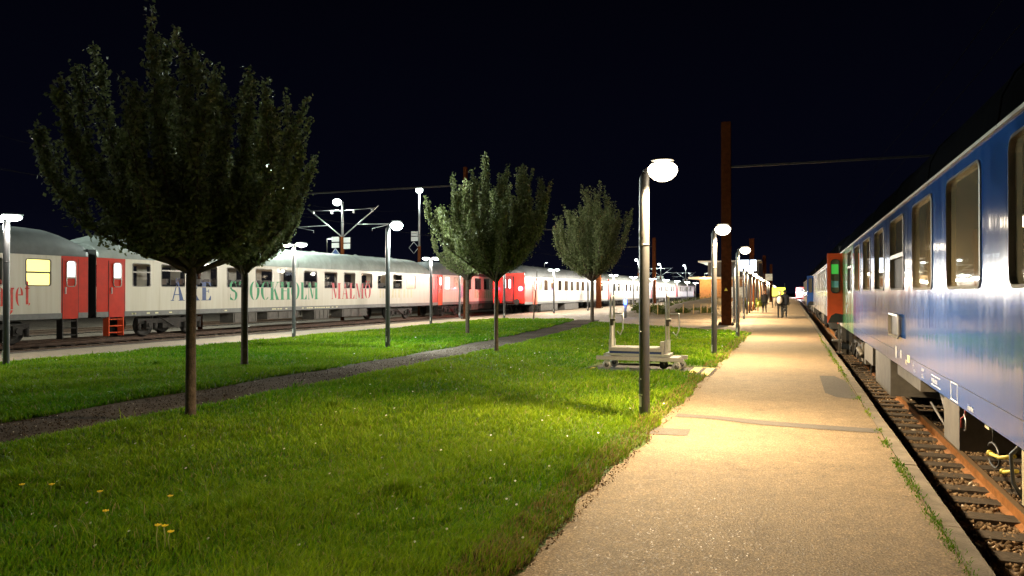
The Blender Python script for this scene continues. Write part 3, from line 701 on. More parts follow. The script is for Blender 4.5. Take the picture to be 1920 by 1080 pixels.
        for u in (2.6, L * .5, L - 2.6):
            point_light('ceiling_light', e, fm(u, -W_ / 2, zc - .05), 14, (1, .72, .45), .1)
    return e, fm

ZK_L, ZC_L = .69, 2.99
# --- cream coach lettered with the Swedish towns
y0b = along(181, S1); Lb = along(806, S1) - y0b
def ww(x0, x1, X, base, **k): return dict(a=along(x0, X) - base, b=along(x1, X) - base, **k)
winsB = [ww(248, 283, S1, y0b, slider=.62), ww(302, 348, S1, y0b, slider=.72)]
for a, b in ((365, 408), (425, 462), (479, 511), (524.5, 553.5), (569, 595), (608, 632.5), (644.5, 666.5), (677.5, 698), (708, 727)): winsB.append(ww(a, b, S1, y0b))
winsB += [ww(736.5, 754, S1, y0b, slider=.6, pane='glass_see'), ww(762, 779, S1, y0b, pane='lit_warm')]
zB = along(235, S1) - y0b; zB2 = along(801, S1) - y0b - .1
dA = along(204, S1) - y0b
eB, fB = coach('passenger_coach', 'cream coach with large green and red town names and orange end doors', S1, 1, y0b, Lb, ZK_L, ZC_L, winsB, M['cream'], None, M['roof'], RZ_L,
    doors=[dict(a=dA, b=zB - .06, m=M['red'], sm=M['orange_red'], pane='lit_white', slider=.35)], interior=True,
    zones=[(0, zB, M['red']), (zB, Lb, M['cream'])], win_z=(1.87, 2.84))
u = lambda px: along(px, S1) - y0b
lettering(eB, 'ÅRE', fB, u(320), u(397), 1.28, .84, M['t_blue'])
lettering(eB, 'STOCKHOLM', fB, u(430), u(596), 1.26, .93, M['t_green'])
lettering(eB, 'MALMÖ', fB, u(622), u(695), 1.26, .93, M['t_red'])
vm = MB()
for px, w_ in ((712, 2.5), (718, 1.5), (735, 3), (741, 1.5), (747, 3), (757, 2), (764, 1.5), (770, 2.5)): vm.bb(fB(u(px), 0, 1.28), fB(u(px + w_), .004, 1.86))
vm.split('stripe', M['t_yellow'], eB)
mk = MB()
for px in (247, 249, 275, 291, 317, 421, 510, 514, 520, 525, 535, 566, 575, 579, 583, 590, 594, 598, 602, 606, 611, 615, 622, 630): mk.bb(fB(u(px), .006, ZK_L + .07), fB(u(px) + .16, .009, ZK_L + .13))
mk.build('sill_marks', M['t_cream'], eB)
# --- coach on the left photo edge
LA = 27.0; y0a = along(165, S1) - LA
winsA = [ww(47.5, 96, S1, y0a, slider=.5, pane='lit_yellow', mid='lit_yellow', frame='frame_dark'), ww(-60, 6, S1, y0a), ww(-190, -110, S1, y0a), ww(-360, -260, S1, y0a)]
zA = along(114.5, S1) - y0a
eA, fA = coach('passenger_coach', 'cream coach with yellow lit window and red script at the left photo edge', S1, 1, y0a, LA, ZK_L, ZC_L, winsA, M['cream'], None, M['roof_dark'], RZ_L,
    doors=[dict(a=along(117, S1) - y0a, b=along(146, S1) - y0a, m=M['red'], pane='lit_white', slider=.35)],
    zones=[(0, zA, M['cream']), (zA, LA, M['red'])], win_z=(1.87, 2.84))
ua = lambda px: along(px, S1) - y0a
lettering(eA, 'Snälltåget', fA, ua(-110), ua(56), 1.18, .95, M['t_bright_red'])
# --- coach with pink-red side behind the third tree
y0c = along(811, S1); LC = 27
wc = [ww(834, 844, S1, y0c, pane='lit_white'), ww(851, 861.5, S1, y0c, pane='lit_dim'), ww(877, 884, S1, y0c), ww(890, 902, S1, y0c), ww(907, 918.5, S1, y0c), ww(926, 936, S1, y0c)]
zC = along(830, S1) - y0c
eC, fC = coach('passenger_coach', 'faded pinkish coach with red end half hidden by the round tree', S1, 1, y0c, LC, ZK_L, ZC_L, wc, M['pale'], None, M['roof_dark'], RZ_L,
    doors=[dict(a=along(821, S1) - y0c, b=along(829, S1) - y0c, m=M['orange_red'], pane='lit_white', slider=.35)],
    zones=[(0, zC, M['red']), (zC, LC, M['pale'])], win_z=(1.87, 2.84))
uc_ = lambda px: along(px, S1) - y0c
vm = MB()
for k in range(5): vm.bb(fC(uc_(864 + 2.0 * k), 0, 1.2 + .08 * (k % 2)), fC(uc_(865.1 + 2.0 * k), .004, 2.3 - .1 * (k % 3)))
vm.split('stripe', M['t_violet'], eC)
vm = MB()
for k in range(9): vm.bb(fC(uc_(890 + 3.6 * k), 0, 1.15), fC(uc_(892 + 3.6 * k), .004, 1.85 - .1 * (k % 3)))
vm.split('stripe', M['faded_green'], eC)
# --- train with the red tail lights on the near track
X2 = S2
starts = [along(1003, X2) - 2.2] ; 
y = along(984, X2); ends_px = [1142, 1222.5, 1269, 1302]; yy0 = y; k = 0
for i, ep in enumerate(ends_px):
    yend = along(ep, X2); Lx = yend - yy0 - .5
    def lw(a, b, **kw): return dict(a=a, b=b, **kw)
    if i == 0:
        base = yy0
        ws = [ww(1010, 1016, X2, base, pane='lit_dim'), ww(1020, 1027.5, X2, base), ww(1033, 1038, X2, base)]
        for a, b in ((1046.5, 1053.5), (1058, 1065.5), (1069.5, 1076), (1080, 1086.5), (1090, 1096), (1100, 1105), (1117, 1123), (1127.5, 1131)): ws.append(ww(a, b, X2, base))
        zones = [(0, along(1008, X2) - base, M['red']), (along(1008, X2) - base, Lx, M['pale'])]
        dr = [dict(a=along(999, X2) - base, b=along(1007, X2) - base, m=M['orange_red'], pane='lit_white')]
        lab = 'pale coach whose red end carries two glowing red tail lights'
    else:
        npan = 10; ws = [lw(2.4 + j * (Lx - 5) / npan, 2.4 + j * (Lx - 5) / npan + 1.25, pane=('lit_dim' if (j + i) % 3 == 0 else 'glass_dark')) for j in range(npan)]
        zones = [(0, 1.6, M['red']), (1.6, Lx - 1.4, M['pale'] if i == 1 else M['cream']), (Lx - 1.4, Lx, M['red'])]
        dr = []; lab = ['', 'white-green coach second in the long train after the tail lights', 'third coach of the long train after the tail lights', 'farthest cream coach of the long train near the brick building'][i]
    bt = zones[1][2]
    e2, f2 = coach('passenger_coach', lab, X2, 1, yy0, Lx, ZK_L - .05, ZC_L - .05, ws, bt, None, M['roof'] if i else M['roof_dark'], RZ_L, doors=dr, zones=zones, win_z=(1.80, 2.78), end_face=M['red'], detail=2 if i == 0 else 1, boxes=[(4.5, 9.5, .62), (12, 17, .7)] if i == 0 else None)
    if i == 0:
        # end face furniture
        for vv in (-.33, -2.45):
            lm_ = MB().lathe([(.22, 0), (.22, -.10), (.17, -.14)], f2(-.03, vv, 1.95), 'y', 16).build('tail_light', M['tail'], e2)
            MB().lathe([(.15, 0), (.15, -.02)], f2(-.17, vv, 1.95), 'y', 16).build('lens', M['tail_core'], lm_)
            point_light('tail_lamp_light', e2, f2(-.45, vv, 1.95), 160, (1, .02, .05), .06)
        gd = MB().bb(f2(-.34, -1.86, .9), f2(-.28, -.96, 3.0)).build('gangway_door', M['dark_red'], e2)
        for vv in (-1.62, -1.18):
            window(gd, lambda a_, v_, z_: (X2 + (a_), yy0 - .385 - v_, z_), vv - .12, vv + .12, 1.95, 2.75, M['black'], M['lit_white'], t=.02, r=.1, name='door_window')
        for vv in (-.33, -2.45):
            MB().bb(f2(-.06, vv - .25, 1.15), f2(-.035, vv + .25, 1.6)).build('end_plate', M['dark_red'], e2)
        lt = MB()
        for k in range(5): lt.bb(f2(along(1028 + 2.3 * k, X2) - base, 0, 1.25 + .05 * (k % 2)), f2(along(1029.4 + 2.3 * k, X2) - base, .005, 2.1 - .12 * (k % 2)))
        lt.split('stripe', M['t_violet'], e2)
        lt = MB()
        for k in range(12): lt.bb(f2(along(1062 + 3.1 * k, X2) - base, 0, 1.35), f2(along(1063.3 + 3.1 * k, X2) - base, .005, 1.75 - .05 * (k % 3)))
        lt.split('stripe', M['faded_green'], e2)
    yy0 = yend
for px, z in ((1112, 4.0),): pass

# --- blue train on the right
ZK_R, ZC_R = .58, 2.90
LR = 26.9; y0r = .25
blocks = [(4.80, 6.30), (7.16, 8.62), (9.45, 10.91), (11.72, 13.25), (14.12, 15.65), (16.5, 18.05), (18.9, 20.45), (21.5, 22.95)]
wr = []
for k, (a, b) in enumerate([(.9, 2.1), (2.5, 3.95)] + blocks):
    w = dict(a=a - y0r, b=b - y0r, t=.026, r=.12, pane='glass_taupe', frame='frame_mid')
    if k == 5: w.update(slider=.47, mid='black')
    if k == 9: w.update(slider=.6, mid='black')
    wr.append(w)
gz = 21.0 - y0r; gz2 = 25.4 - y0r
bxs = [(8.6 - y0r, 9.4 - y0r, .52), (11.3 - y0r, 13.6 - y0r, .26), (14.2 - y0r, 16.6 - y0r, .70), (17.6 - y0r, 19.4 - y0r, .5)]
eR, fR = coach('passenger_coach', 'glossy blue coach filling the right side beside the platform', RS, -1, y0r, LR, ZK_R, ZC_R, wr, M['blue'], None, M['roof_unlit'], RZ_R, sill=False,
    zones=[(0, gz, M['blue']), (gz, gz2, M['green']), (gz2, LR, M['silver'])], win_z=(1.68, 2.77), end_face=M['black'], gutter=M['frame_grey'], boxes=bxs, hroof=.8)
# seam along the sill, hatch, markings
MB().bb(fR(0, 0, .772), fR(gz - .01, .002, .779)).build('sill_seam', M['frame_dark'], eR)
hp = MB(); pts = rrect(1.25, .40, .07); cu, cz = 12.45 - y0r, .98 + .06
hf_ = window(eR, lambda u, v, z: fR(u, v + .045, z), 11.95 - y0r, 13.1 - y0r, .98, 1.33, M['frame_grey'], M['frame_dark'], t=.03, r=.08, name='service_hatch')
def flatbox(u0, u1, z0, z1, m, nm='marking', v=.0035): return MB().poly([fR(u0, v, z0), fR(u1, v, z0), fR(u1, v, z1), fR(u0, v, z1)]).build(nm, m, eR)
def rtext(txt, yy, z, size, m, nm='marking'):
    cu_ = bpy.data.curves.new(nm, 'FONT'); cu_.body = txt; cu_.size = size; cu_.extrude = .0004
    o = bpy.data.objects.new(nm, cu_); C.objects.link(o); o.parent = eR; o.location = (RS - .004, yy, z); o.rotation_euler = (PI / 2, 0, -PI / 2); cu_.materials.append(m); bpy.context.view_layer.update(); me = bpy.data.meshes.new_from_object(o); mx = o.matrix_basis.copy(); bpy.data.objects.remove(o); o = bpy.data.objects.new(nm, me); C.objects.link(o); o.parent = eR; o.matrix_basis = mx; return o
fr_ = MB(); ya, yb, za, zb_ = 8.12, 8.44, .595, .775
for a in ((ya, yb, za, za + .012), (ya, yb, zb_ - .012, zb_), (ya, ya + .018, za + .012, zb_ - .012), (yb - .018, yb, za + .012, zb_ - .012)):
    fr_.bb(fR(a[0] - y0r, 0, a[2]), fR(a[1] - y0r, .003, a[3]))
fr_.build('marking_frame', M['t_white'], eR)
rtext('Handbr.', 7.68, .605, .075, M['t_white'])
rtext('W BR 18 10', 9.53, .645, .07, M['t_white']); flatbox(9.0 - y0r, 9.55 - y0r, .72, .73, M['t_white']); flatbox(9.0 - y0r, 9.55 - y0r, .617, .627, M['t_white'])
rtext('R 160', 10.2, .70, .06, M['t_white']); rtext('26.4m', 10.2, .62, .06, M['t_white'])
rtext('52 t', 10.9, .70, .06, M['t_white']); rtext('19 m', 10.85, .62, .06, M['t_white'])
rtext('RIC', 11.6, .66, .09, M['t_cream']); flatbox(11.2 - y0r, 11.4 - y0r, .70, .80, M['t_cream']); flatbox(12.0 - y0r, 12.1 - y0r, .70, .82, M['t_white']); flatbox(12.5 - y0r, 12.65 - y0r, .66, .84, M['t_white'])
# two check shaped emblems on the green panel
for zc0 in (1.05, 1.35):
    vb = MB()
    for (a, b) in (((23.7, zc0 + .22), (23.45, zc0)), ((23.15, zc0 + .26), (23.45, zc0))):
        vb.poly([fR(a[0] - y0r - .05, .004, a[1]), fR(a[0] - y0r + .05, .004, a[1]), fR(b[0] - y0r + .05, .004, b[1]), fR(b[0] - y0r - .05, .004, b[1])])
    vb.build('emblem', M['t_white'], eR)
# underfloor fittings near the photo edge
def U_(y): return y - y0r
ug = MB(); ug.bb(fR(U_(6.15), -.42, .10), fR(U_(6.42), -.10, .50)).bb(fR(U_(6.30), -.10, .26), fR(U_(6.36), -.09, .34)).bb(fR(U_(6.2), -.10, .26), fR(U_(6.26), -.09, .34)); ug.build('valve_cabinet', mat('cabinet_cream', (.42, .36, .22), .6, var=.3, vscale=9), eR)
ug = MB(); ug.bb(fR(U_(7.86), -.30, .40), fR(U_(8.02), -.20, .57)).bb(fR(U_(6.52), -.40, .14), fR(U_(6.66), -.22, .54)).bb(fR(U_(6.80), -.40, .18), fR(U_(7.0), -.24, .55)); ug.build('valve_plate', bpy.data.materials['cabinet_cream'], eR)
ug = MB(); ug.tube([fR(U_(6.78), -.14, .38), fR(U_(6.95), -.08, .33), fR(U_(7.15), -.06, .32)], .016, 8); ug.ball(fR(U_(7.18), -.06, .32), .026); ug.tube([fR(U_(6.62), -.12, .30), fR(U_(6.80), -.07, .25)], .014, 8); ug.ball(fR(U_(6.82), -.07, .25), .022)
ug.build('brake_lever', M['yellow_cap'], eR)
ug = MB(); ug.tube([fR(U_(7.42 + .20 * math.cos(t)), -.14, .26 + .10 * math.sin(t)) for t in np.linspace(.5, 5.6, 14)], .010, 6); ug.tube([fR(U_(7.45), -.14, .56), fR(U_(7.42), -.14, .36)], .009, 6)
ug.build('brake_hose', M['water_hose'], eR)
for q in (5.9, 6.55): ug = MB(); ug.tube([fR(U_(q), -.16, .55), fR(U_(q + .08), -.08, .42), fR(U_(q + .02), -.08, .22), fR(U_(q - .1), -.16, .05)], .016, 6); ug.build('brake_hose', M['water_hose'], eR)
ug = MB(); ug.tube([fR(U_(8.22), -.08, .56), fR(U_(8.22), -.08, .47), fR(U_(8.30), -.06, .43), fR(U_(8.29), -.06, .34)], .008, 6); ug.build('red_cable', M['cable_red'], eR)
ug = MB(); ug.tube([fR(U_(8.22), -.07, .48), fR(U_(8.14), -.07, .43), fR(U_(8.14), -.07, .35), fR(U_(8.2), -.07, .33)], .007, 6); ug.build('hook', M['galv'], eR)
ug = MB(); ug.tube([fR(U_(11.6), -.40, .50), fR(U_(9.9), -.30, .0)], .045, 4); ug.tube([fR(U_(11.9), -.36, .10), fR(U_(9.9), -.30, -.08)], .018, 4); ug.build('tension_strut', M['box_grey'], eR)
ug = MB()
for q in (19.4, 20.2): ug.bb(fR(q - y0r, -.35, -.05), fR(q + .3 - y0r, -.15, .4))
ug.tube([fR(20 - y0r, -.14, .1), fR(20.5 - y0r, -.08, .25)], .06, 8); ug.build('pipe_fitting', M['box_grey'], eR)
# steps at the car end and open red door of the next coach
stp = MB()
for k in range(3): stp.bb(fR(25.6 - y0r, -.35, .35 - .3 * k), fR(26.4 - y0r, -.02, .39 - .3 * k))
stp.bb(fR(25.55 - y0r, -.3, -.3), fR(25.6 - y0r, .02, .58)); stp.build('step', M['box_grey'], eR)
# --- second coach of the right train
y0q = 27.6; LQ = 26.8
wq = [dict(a=3.2 + 2.3 * k, b=3.2 + 2.3 * k + 1.4, pane='glass_taupe', r=.12) for k in range(9)]
eQ, fQ = coach('passenger_coach', 'dark-roofed second coach behind the open orange-red door', RS, -1, y0q, LQ, ZK_R, ZC_R, wq, M['silver'], None, M['roof_unlit'], RZ_R, sill=False, win_z=(1.68, 2.77), end_face=M['black'], gutter=M['frame_grey'],
    zones=[(0, 1.6, M['orange_red']), (1.6, LQ, M['silver'])], hroof=.98)
def open_door(par, yd, m, lit, w=.44, z0=.70, z1=2.86):
    d = MB().bb((RS - w, yd, z0), (RS + .0, yd + .05, z1)).build('open_door', m, par)
    window(d, lambda a_, v_, z_: (RS - w / 2 + a_, yd - .05 - v_, z_), -.12, .14, 1.62, 2.68, M['black'], M['glass_taupe'], t=.02, r=.11, name='door_window')
    if lit:  # reflections in the door window painted as coloured panels, the green one glowing
        MB().bb((RS - .32, yd - .026, 2.22), (RS - .12, yd - .023, 2.52)).build('sticker_or_reflection', mat('reflection_green', (.06, .45, .08), .4, emit=(.1, .8, .1), estr=.3), d)
        MB().bb((RS - .32, yd - .026, 1.80), (RS - .12, yd - .023, 2.0)).build('sticker_or_reflection', mat('reflection_blue', (.3, .65, .75), .4), d)
    MB().poly([(RS - w + .02, yd - .008, z0 + .002), (RS - .0, yd - .008, z0 + .002), (RS - .0, yd - .008, z0 + .26), (RS - w * .45, yd - .008, z0 + .3), (RS - w * .75, yd - .008, z0 + .22)]).build('kick_plate', M['black'], d)
    MB().bb((RS - .14, yd - .35, -.2), (RS - .09, yd - .3, .7)).bb((RS - .30, yd - .35, -.24), (RS - .02, yd + .3, -.2)).bb((RS - .30, yd - .35, .14), (RS - .02, yd + .3, .18)).build('step', M['box_grey'], par)
open_door(eQ, 25.3, M['orange_red'], True)
y0s = 55.0
wq2 = [dict(a=3.2 + 2.3 * k, b=3.2 + 2.3 * k + 1.4, pane='glass_taupe', r=.12) for k in range(9)]
eS, fS = coach('passenger_coach', 'third coach of the right train with open dark blue door', RS, -1, y0s, LQ, ZK_R, ZC_R, wq2, M['silver'], None, M['roof_unlit'], RZ_R, sill=False, win_z=(1.68, 2.77), end_face=M['black'], detail=1, gutter=M['white_trim'])
open_door(eS, 59.0, M['blue'], False)
y0s = 82.4
eS2, fS2 = coach('passenger_coach', 'fourth coach of the right train far down the platform', RS, -1, y0s, LQ, ZK_R, ZC_R, wq2, M['silver'], None, M['roof_unlit'], RZ_R, sill=False, win_z=(1.68, 2.77), end_face=M['black'], detail=1, gutter=M['white_trim'])
loco = empty('locomotive', (2.4, 250, 0)); tag(loco, 'distant locomotive with blazing headlight at the end of the platform', 'locomotive')
MB().bb((-1.2, 0, -.1), (1.4, 12, 3.2)).build('body', M['dark_red'], loco)
MB().bb((-1.1, -.03, 1.7), (1.3, 0, 2.7)).build('windscreen', M['glass_dark'], loco)
for q in (-2.4, .9): MB().lathe([(.22, 0), (.22, -.08)], (q * .4, -.02, 1.45), 'y', 14).build('headlight', M['lens_cool'], loco)
point_light('headlight_beam', loco, (-.9, -3, 1.6), 9000, (1, .93, 1), .95)

# ------------------------------------------------------------------ lamps
WARM = (1, .75, .43); COOL = (.86, 1, .90); NEUT = (1, .93, .80)
HT = 3.2
def lamp_post(label, loc, single=True, rz=0.0, power=700, col=WARM, h=3.2, group='lamp posts along the right platform', proto={}, glob=False):
    key = (single, h, col)
    if key not in proto:
        e = empty('lamp_post', (0, 0, 0))
        mb = MB(); n = 20; mb.tube([(0, 0, -.06), (0, 0, h - .42), (0, 0, h - .12)], [.068, .064, .064], n, False)
        for j in range(n):                           # slanted cut at the top
            i = 2 * n + j; v = mb.v[i]; mb.v[i] = (v[0], v[1], h - .05 + v[0] * 1.4)
        mb.f.append(tuple(2 * n + j for j in range(n))); mb.sm.append(False)
        po = mb.build('post', M['post'], e)
        MB().lathe([(.0665, 0), (.0665, .025)], (0, 0, h * .70), 'z', 20).build('band', M['black'], po)
        for k, zz in enumerate((.735, .70)):
            p = MB()
            for j in range(5):
                a0 = R(-150 + j * 16); a1 = R(-150 + j * 16 + 15)
                p.poly([(math.cos(a0) * .0672, math.sin(a0) * .0672, h * zz), (math.cos(a1) * .0672, math.sin(a1) * .0672, h * zz), (math.cos(a1) * .0672, math.sin(a1) * .0672, h * zz + .07), (math.cos(a0) * .0672, math.sin(a0) * .0672, h * zz + .07)])
            p.build('number_plate', M['box_grey'], po)
        for zz in (.55, 1.15): MB().ball((-.01, -.068, zz), .008, 6, 4).build('screw', M['alu'], po)
        MB().bb((-.034, -.0705, .20), (.0, -.066, .33)).bb((-.04, -.0705, .345), (.012, -.066, .357)).build('sticker_or_reflection', M['sign_white'], po)
        for sg in ((1,) if single else (1, -1)):
            ha = MB(); ha.tube([(0, 0, h - .02), (sg * .10, 0, h + .03)], .03, 8); ha.lathe([(.02, .115), (.10, .10), (.14, .08), (.14, .07)] if single else [(.02, .07), (.16, .05), (.20, .03), (.20, .02)], (sg * .27, 0, h + .02), 'z', 22)
            hd = ha.build('lamp_head', M['head'], e)
            fz = 1 if single else .5
            MB().lathe([(a_ * .84, b_ * fz * .92) for a_, b_ in [(.10, .075), (.17, .055), (.215, .01), (.22, -.04), (.19, -.10), (.13, -.15), (.06, -.175), (.01, -.18)]], (sg * .27, 0, h + .0), 'z', 20).build('diffuser_glare', M['lens_warm'] if col == WARM else M['lens_cool'], hd)  # diffuser swelled to a globe, glare put into its shape; double heads flatter
        e['cat_'] = 1; proto[key] = e; first = True
        o = e
    else: o = copy_tree(proto[key])
    if 'cat_' in o: del o['cat_']
    o.location = loc; o.rotation_euler.z = rz; tag(o, label, 'street lamp', group)
    for sg in ((1,) if single else (1, -1)):
        if glob: point_light('lamp_light', o, (sg * .27, 0, h - (.20 if not single else .30)), power, col, .09)
        else:
            l = bpy.data.lights.new('lamp_light', 'SPOT'); l.energy = power; l.color = col; l.shadow_soft_size = .10; l.spot_size = R(164); l.spot_blend = .55
            q = bpy.data.objects.new('lamp_light', l); C.objects.link(q); q.parent = o; q.location = (sg * .27, 0, h - .19)
    return o
# right platform row
rows = [((-1.78, .1), 'platform lamp post standing level with the viewer'), (None, 'nearest and tallest lamp post in front of the luggage trolley')]
lamp_post('platform lamp post standing just behind the viewpoint, left of the asphalt', (-1.78, -.9, 0), power=1000)
p = pix(1208, 791); lamp_post('nearest and tallest lamp post in front of the luggage trolley', p, power=1800, rz=R(-22))
p = pix(1339, 674); lamp_post('second lamp post along the platform with a pointed lit top', p, power=1800, rz=R(-35))
p = pix(1383, 633); lamp_post('third platform lamp post just right of the rusty steel mast', p, power=1800)
desc = ['slim lamp post tucked behind the third one beside the mast foot', 'lamp post at the near end of the planted bed', 'lamp post beside the sloping grey ramp wall', 'eighth lamp post of the platform row', 'ninth lamp post of the platform row', 'tenth lamp post of the platform row', 'eleventh lamp post of the platform row', 'twelfth lamp post of the platform row', 'last lamp post before the lit yellow sign']
posn = [pix(1376.5, 605.5), pix(1394.5, 598.5), Vector((-3.15, 58.5, 0)), Vector((-3.3, 68.5, 0)), Vector((-3.5, 79, 0)), Vector((-3.6, 90, 0)), Vector((-3.7, 101, 0)), Vector((-3.8, 113, 0)), Vector((-3.9, 126, 0))]
for q, p in enumerate(posn): lamp_post(desc[q], p, power=1900)
for k in range(7):
    lamp_post('distant lamp post number %s past the lit yellow sign' % ['one', 'two', 'three', 'four', 'five', 'six', 'seven'][k], (-4.1 - .1 * k, 140 + 14 * k, 0), power=2600)
# left platform row, double heads
GL = 'double headed lamp posts along the left platform'
def lpost(px, py, lab, dbl=True, col=NEUT, pw=520, rz=0.0, h=3.3, group=GL): return lamp_post(lab, pix(px, py), single=not dbl, col=col, power=pw * .30, glob=True, rz=rz, h=h, group=group)
lpost(12, 688, 'double lamp post at the left photo edge in front of the red script', rz=R(-12), pw=620)
lpost(551, 635, 'dark double lamp post in front of the green O of the town name', h=3.35, rz=R(20), pw=1400)
lpost(808, 608, 'double lamp post before the red end of the pinkish coach', h=3.4, pw=1500, rz=R(10))
lpost(945.5, 598, 'white post by the left red tail light', h=3.3, pw=1500, rz=R(30))
lpost(1038.5, 588, 'T-shaped lamp post standing before the blue stripe lettering', h=3.4, pw=1500)
lpost(1102.5, 583, 'thin dark lamp post left of the fourth tree trunk', h=3.4, pw=1500)
lpost(1150.5, 578.5, 'lamp post right of the worker in orange', h=3.4, pw=1500)
lpost(1188, 575, 'lamp post showing just left of the nearest lamp post', h=3.4, pw=1700)
for k, (yy_, lab) in enumerate(((97, 'lamp post before the second coach of the long train'), (108, 'lamp post before the red gap between far coaches'), (119, 'far lamp post before the third coach'), (131, 'far lamp post before the last coach'), (143, 'farthest lamp post at the end of the long train'))):
    lamp_post(lab, (-16.9, yy_, 0), single=False, col=NEUT, power=420, glob=True, h=3.4, group=GL)
p = pix(862, 597); lamp_post('thin pale post seen left of the fifth tree', p, single=True, col=NEUT, power=350, glob=True, h=3.2, group='lamp posts near the left trees')
p = pix(727, 654); lamp_post('tall lamp post with a dazzling cool white head on the path lawn', p, single=True, col=COOL, power=1500, h=3.62, rz=R(10), group='lamp posts near the left trees', glob=True)

# catenary masts: weathered steel portals
def steel_mast(label, x, y_, h=11.0, w=.44, beam=None, bz=8.0, group='weathered steel masts beside the platforms', warn=False, zb=0.0):
    e = empty('steel_mast', (x, y_, 0)); tag(e, label, 'mast', group)
    mb = MB(); t = .03
    mb.bb((-w / 2, -w / 2, zb), (w / 2, w / 2, h)); mb.build('column', M['corten'], e)
    fl = MB(); fl.bb((-w / 2 - .06, -w / 2 - .06, zb + .02), (w / 2 + .06, w / 2 + .06, zb + .06)); fl.build('base_plate', M['corten'], e)
    bo = MB()
    for a in (-1, 1):
        for b in (-1, 1): bo.lathe([(.05, 0), (.05, .12), (.03, .16)], (a * (w / 2 + .09), b * (w / 2 + .05), zb + .0), 'z', 8)
    bo.build('anchor_bolt', M['dark_metal'], e)
    if warn:
        MB().poly([(-.09, -w / 2 - .004, 1.72), (.09, -w / 2 - .004, 1.72), (0, -w / 2 - .004, 1.88)]).build('warning_sign', mat('warning_yellow', (.8, .55, .05), .5, emit=(.9, .6, .1), estr=.05), e)
    if beam:
        MB().bb((min(0, beam), -.05, bz), (max(0, beam), .05, bz + .09)).build('crossbeam', M['dark_metal'], e)
    return e
pm = pix(1362, 609.5)
steel_mast('big rusty steel mast with a yellow warning triangle beside the platform', pm.x, pm.y, 10.2, .46, beam=15, bz=7.9, warn=True)
pm2 = pix(872.5, 598)
steel_mast('orange lit steel mast behind the fifth tree with beam over the left tracks', pm2.x, pm2.y, 9.4, .20, beam=-14, bz=8.25)
for k, yy_ in enumerate((71, 104, 137)): steel_mast(['rusty mast beside the ramp', 'rusty mast farther down the platform', 'farthest rusty mast on the platform'][k], -3.4, yy_, 6.5, .42)
for k, yy_ in enumerate((75, 108)): steel_mast(['mast hidden behind the fourth tree', 'dark red mast right of the nearest lamp post'][k], -18.6, yy_, 9.5, .46, beam=-14, bz=8.2)

# yard masts with V arms and high lamps
def yard_mast(label, x, y_, h, arms=True, signs=True, lamp=1500, rad=.2, ldx=-.45, col=COOL):
    e = empty('catenary_mast', (x, y_, BZ_L)); tag(e, label, 'mast', 'lit catenary masts behind the left trains')
    h -= BZ_L
    MB().tube([(0, 0, 0), (0, 0, 5.9)], .13, 10).build('lower_column', M['corten'], e)
    MB().tube([(0, 0, 5.9), (0, 0, h)], [.085, .07], 10).build('upper_tube', M['galv'], e)
    hd = MB().tube([(0, 0, h - .1), (ldx, 0, h + .08)], .04, 6).lathe([(.03, .30), (.16, .26), (.18, .21)], (ldx, 0, h + .0), 'z', 14).build('lamp_head', M['head'], e)
    MB().lathe([(.16, .22), (.28, .12), (.31, 0), (.26, -.14), (.14, -.22), (.01, -.24)], (ldx, 0, h), 'z', 14).build('diffuser_glare', M['lens_cool'], hd)  # oversized globe, the glare of the high lamp put into its shape
    l = bpy.data.lights.new('lamp_light', 'SPOT'); l.energy = lamp * .95; l.color = col; l.shadow_soft_size = rad; l.spot_size = R(176); l.spot_blend = .1
    q = bpy.data.objects.new('lamp_light', l); C.objects.link(q); q.parent = e; q.location = (ldx, 0, h - .30)
    if arms:
        for sg in (-1, 1):
            ar = MB(); ar.tube([(sg * .1, 0, 5.95), (sg * 2.9, 0, 8.0)], .045, 6); ar.tube([(0, 0, 7.75), (sg * 2.75, 0, 7.85)], .03, 6)
            ar.tube([(sg * 1.1, 0, 6.75), (sg * 4.0, 0, 6.7)], .035, 6); ar.tube([(sg * 3.7, 0, 6.66), (sg * 2.4, 0, 6.42), (sg * 2.4, 0, 6.25)], .022, 6)
            ao = ar.build('cantilever_arm', M['galv'], e)
            for q in (.9, 2.4): MB().lathe([(.04, 0), (.09, -.05), (.05, -.1), (.09, -.15), (.03, -.2)], (sg * q, 0, 7.74 if q < 2 else 7.78), 'z', 8).build('insulator', M['sign_white'], ao)
    if signs:
        for zz in (5.75, 5.32):
            MB().bb((-.85, -.05, zz - .17), (-.28, .02, zz + .17)).build('sign_plate', M['sign_white'], e)
            MB().bb((.12, -.05, zz - .26), (.62, .02, zz + .1)).build('signal_box', M['white_trim'], e)
        ds = MB()
        c0 = (-.56, -.03, 4.62); r_ = .42
        P4 = [(c0[0] + r_ * math.cos(R(90 * k)), c0[1], c0[2] + 1.15 * r_ * math.sin(R(90 * k))) for k in range(4)]
        for k in range(4): ds.tube([P4[k], P4[(k + 1) % 4]], .03, 5)
        dm = ds.build('diamond_sign', M['galv'], e); MB().poly([(p_[0], p_[1] + .02, p_[2]) for p_ in P4]).build('sign_face', M['sign_blue'], dm)
        MB().bb((-.9, -.04, 4.57), (-.22, -.015, 4.67)).build('sign_bar', M['sign_white'], dm)
    return e
XM = -29.6
yard_mast('catenary mast with V arms and white boxes above the cream coach', XM, along(642, XM), 8.0, lamp=1300)
yard_mast('tall lit mast with diamond sign left of the third tree', XM, along(786, XM), 10.3, arms=False, signs=False, lamp=1900, ldx=0, rad=.26)
em = bpy.data.objects['catenary_mast.001']
for zz in (7.0, 6.55): MB().bb((-.75, -.05, zz - .19), (-.1, .02, zz + .19)).build('sign_plate', M['sign_white'], em)
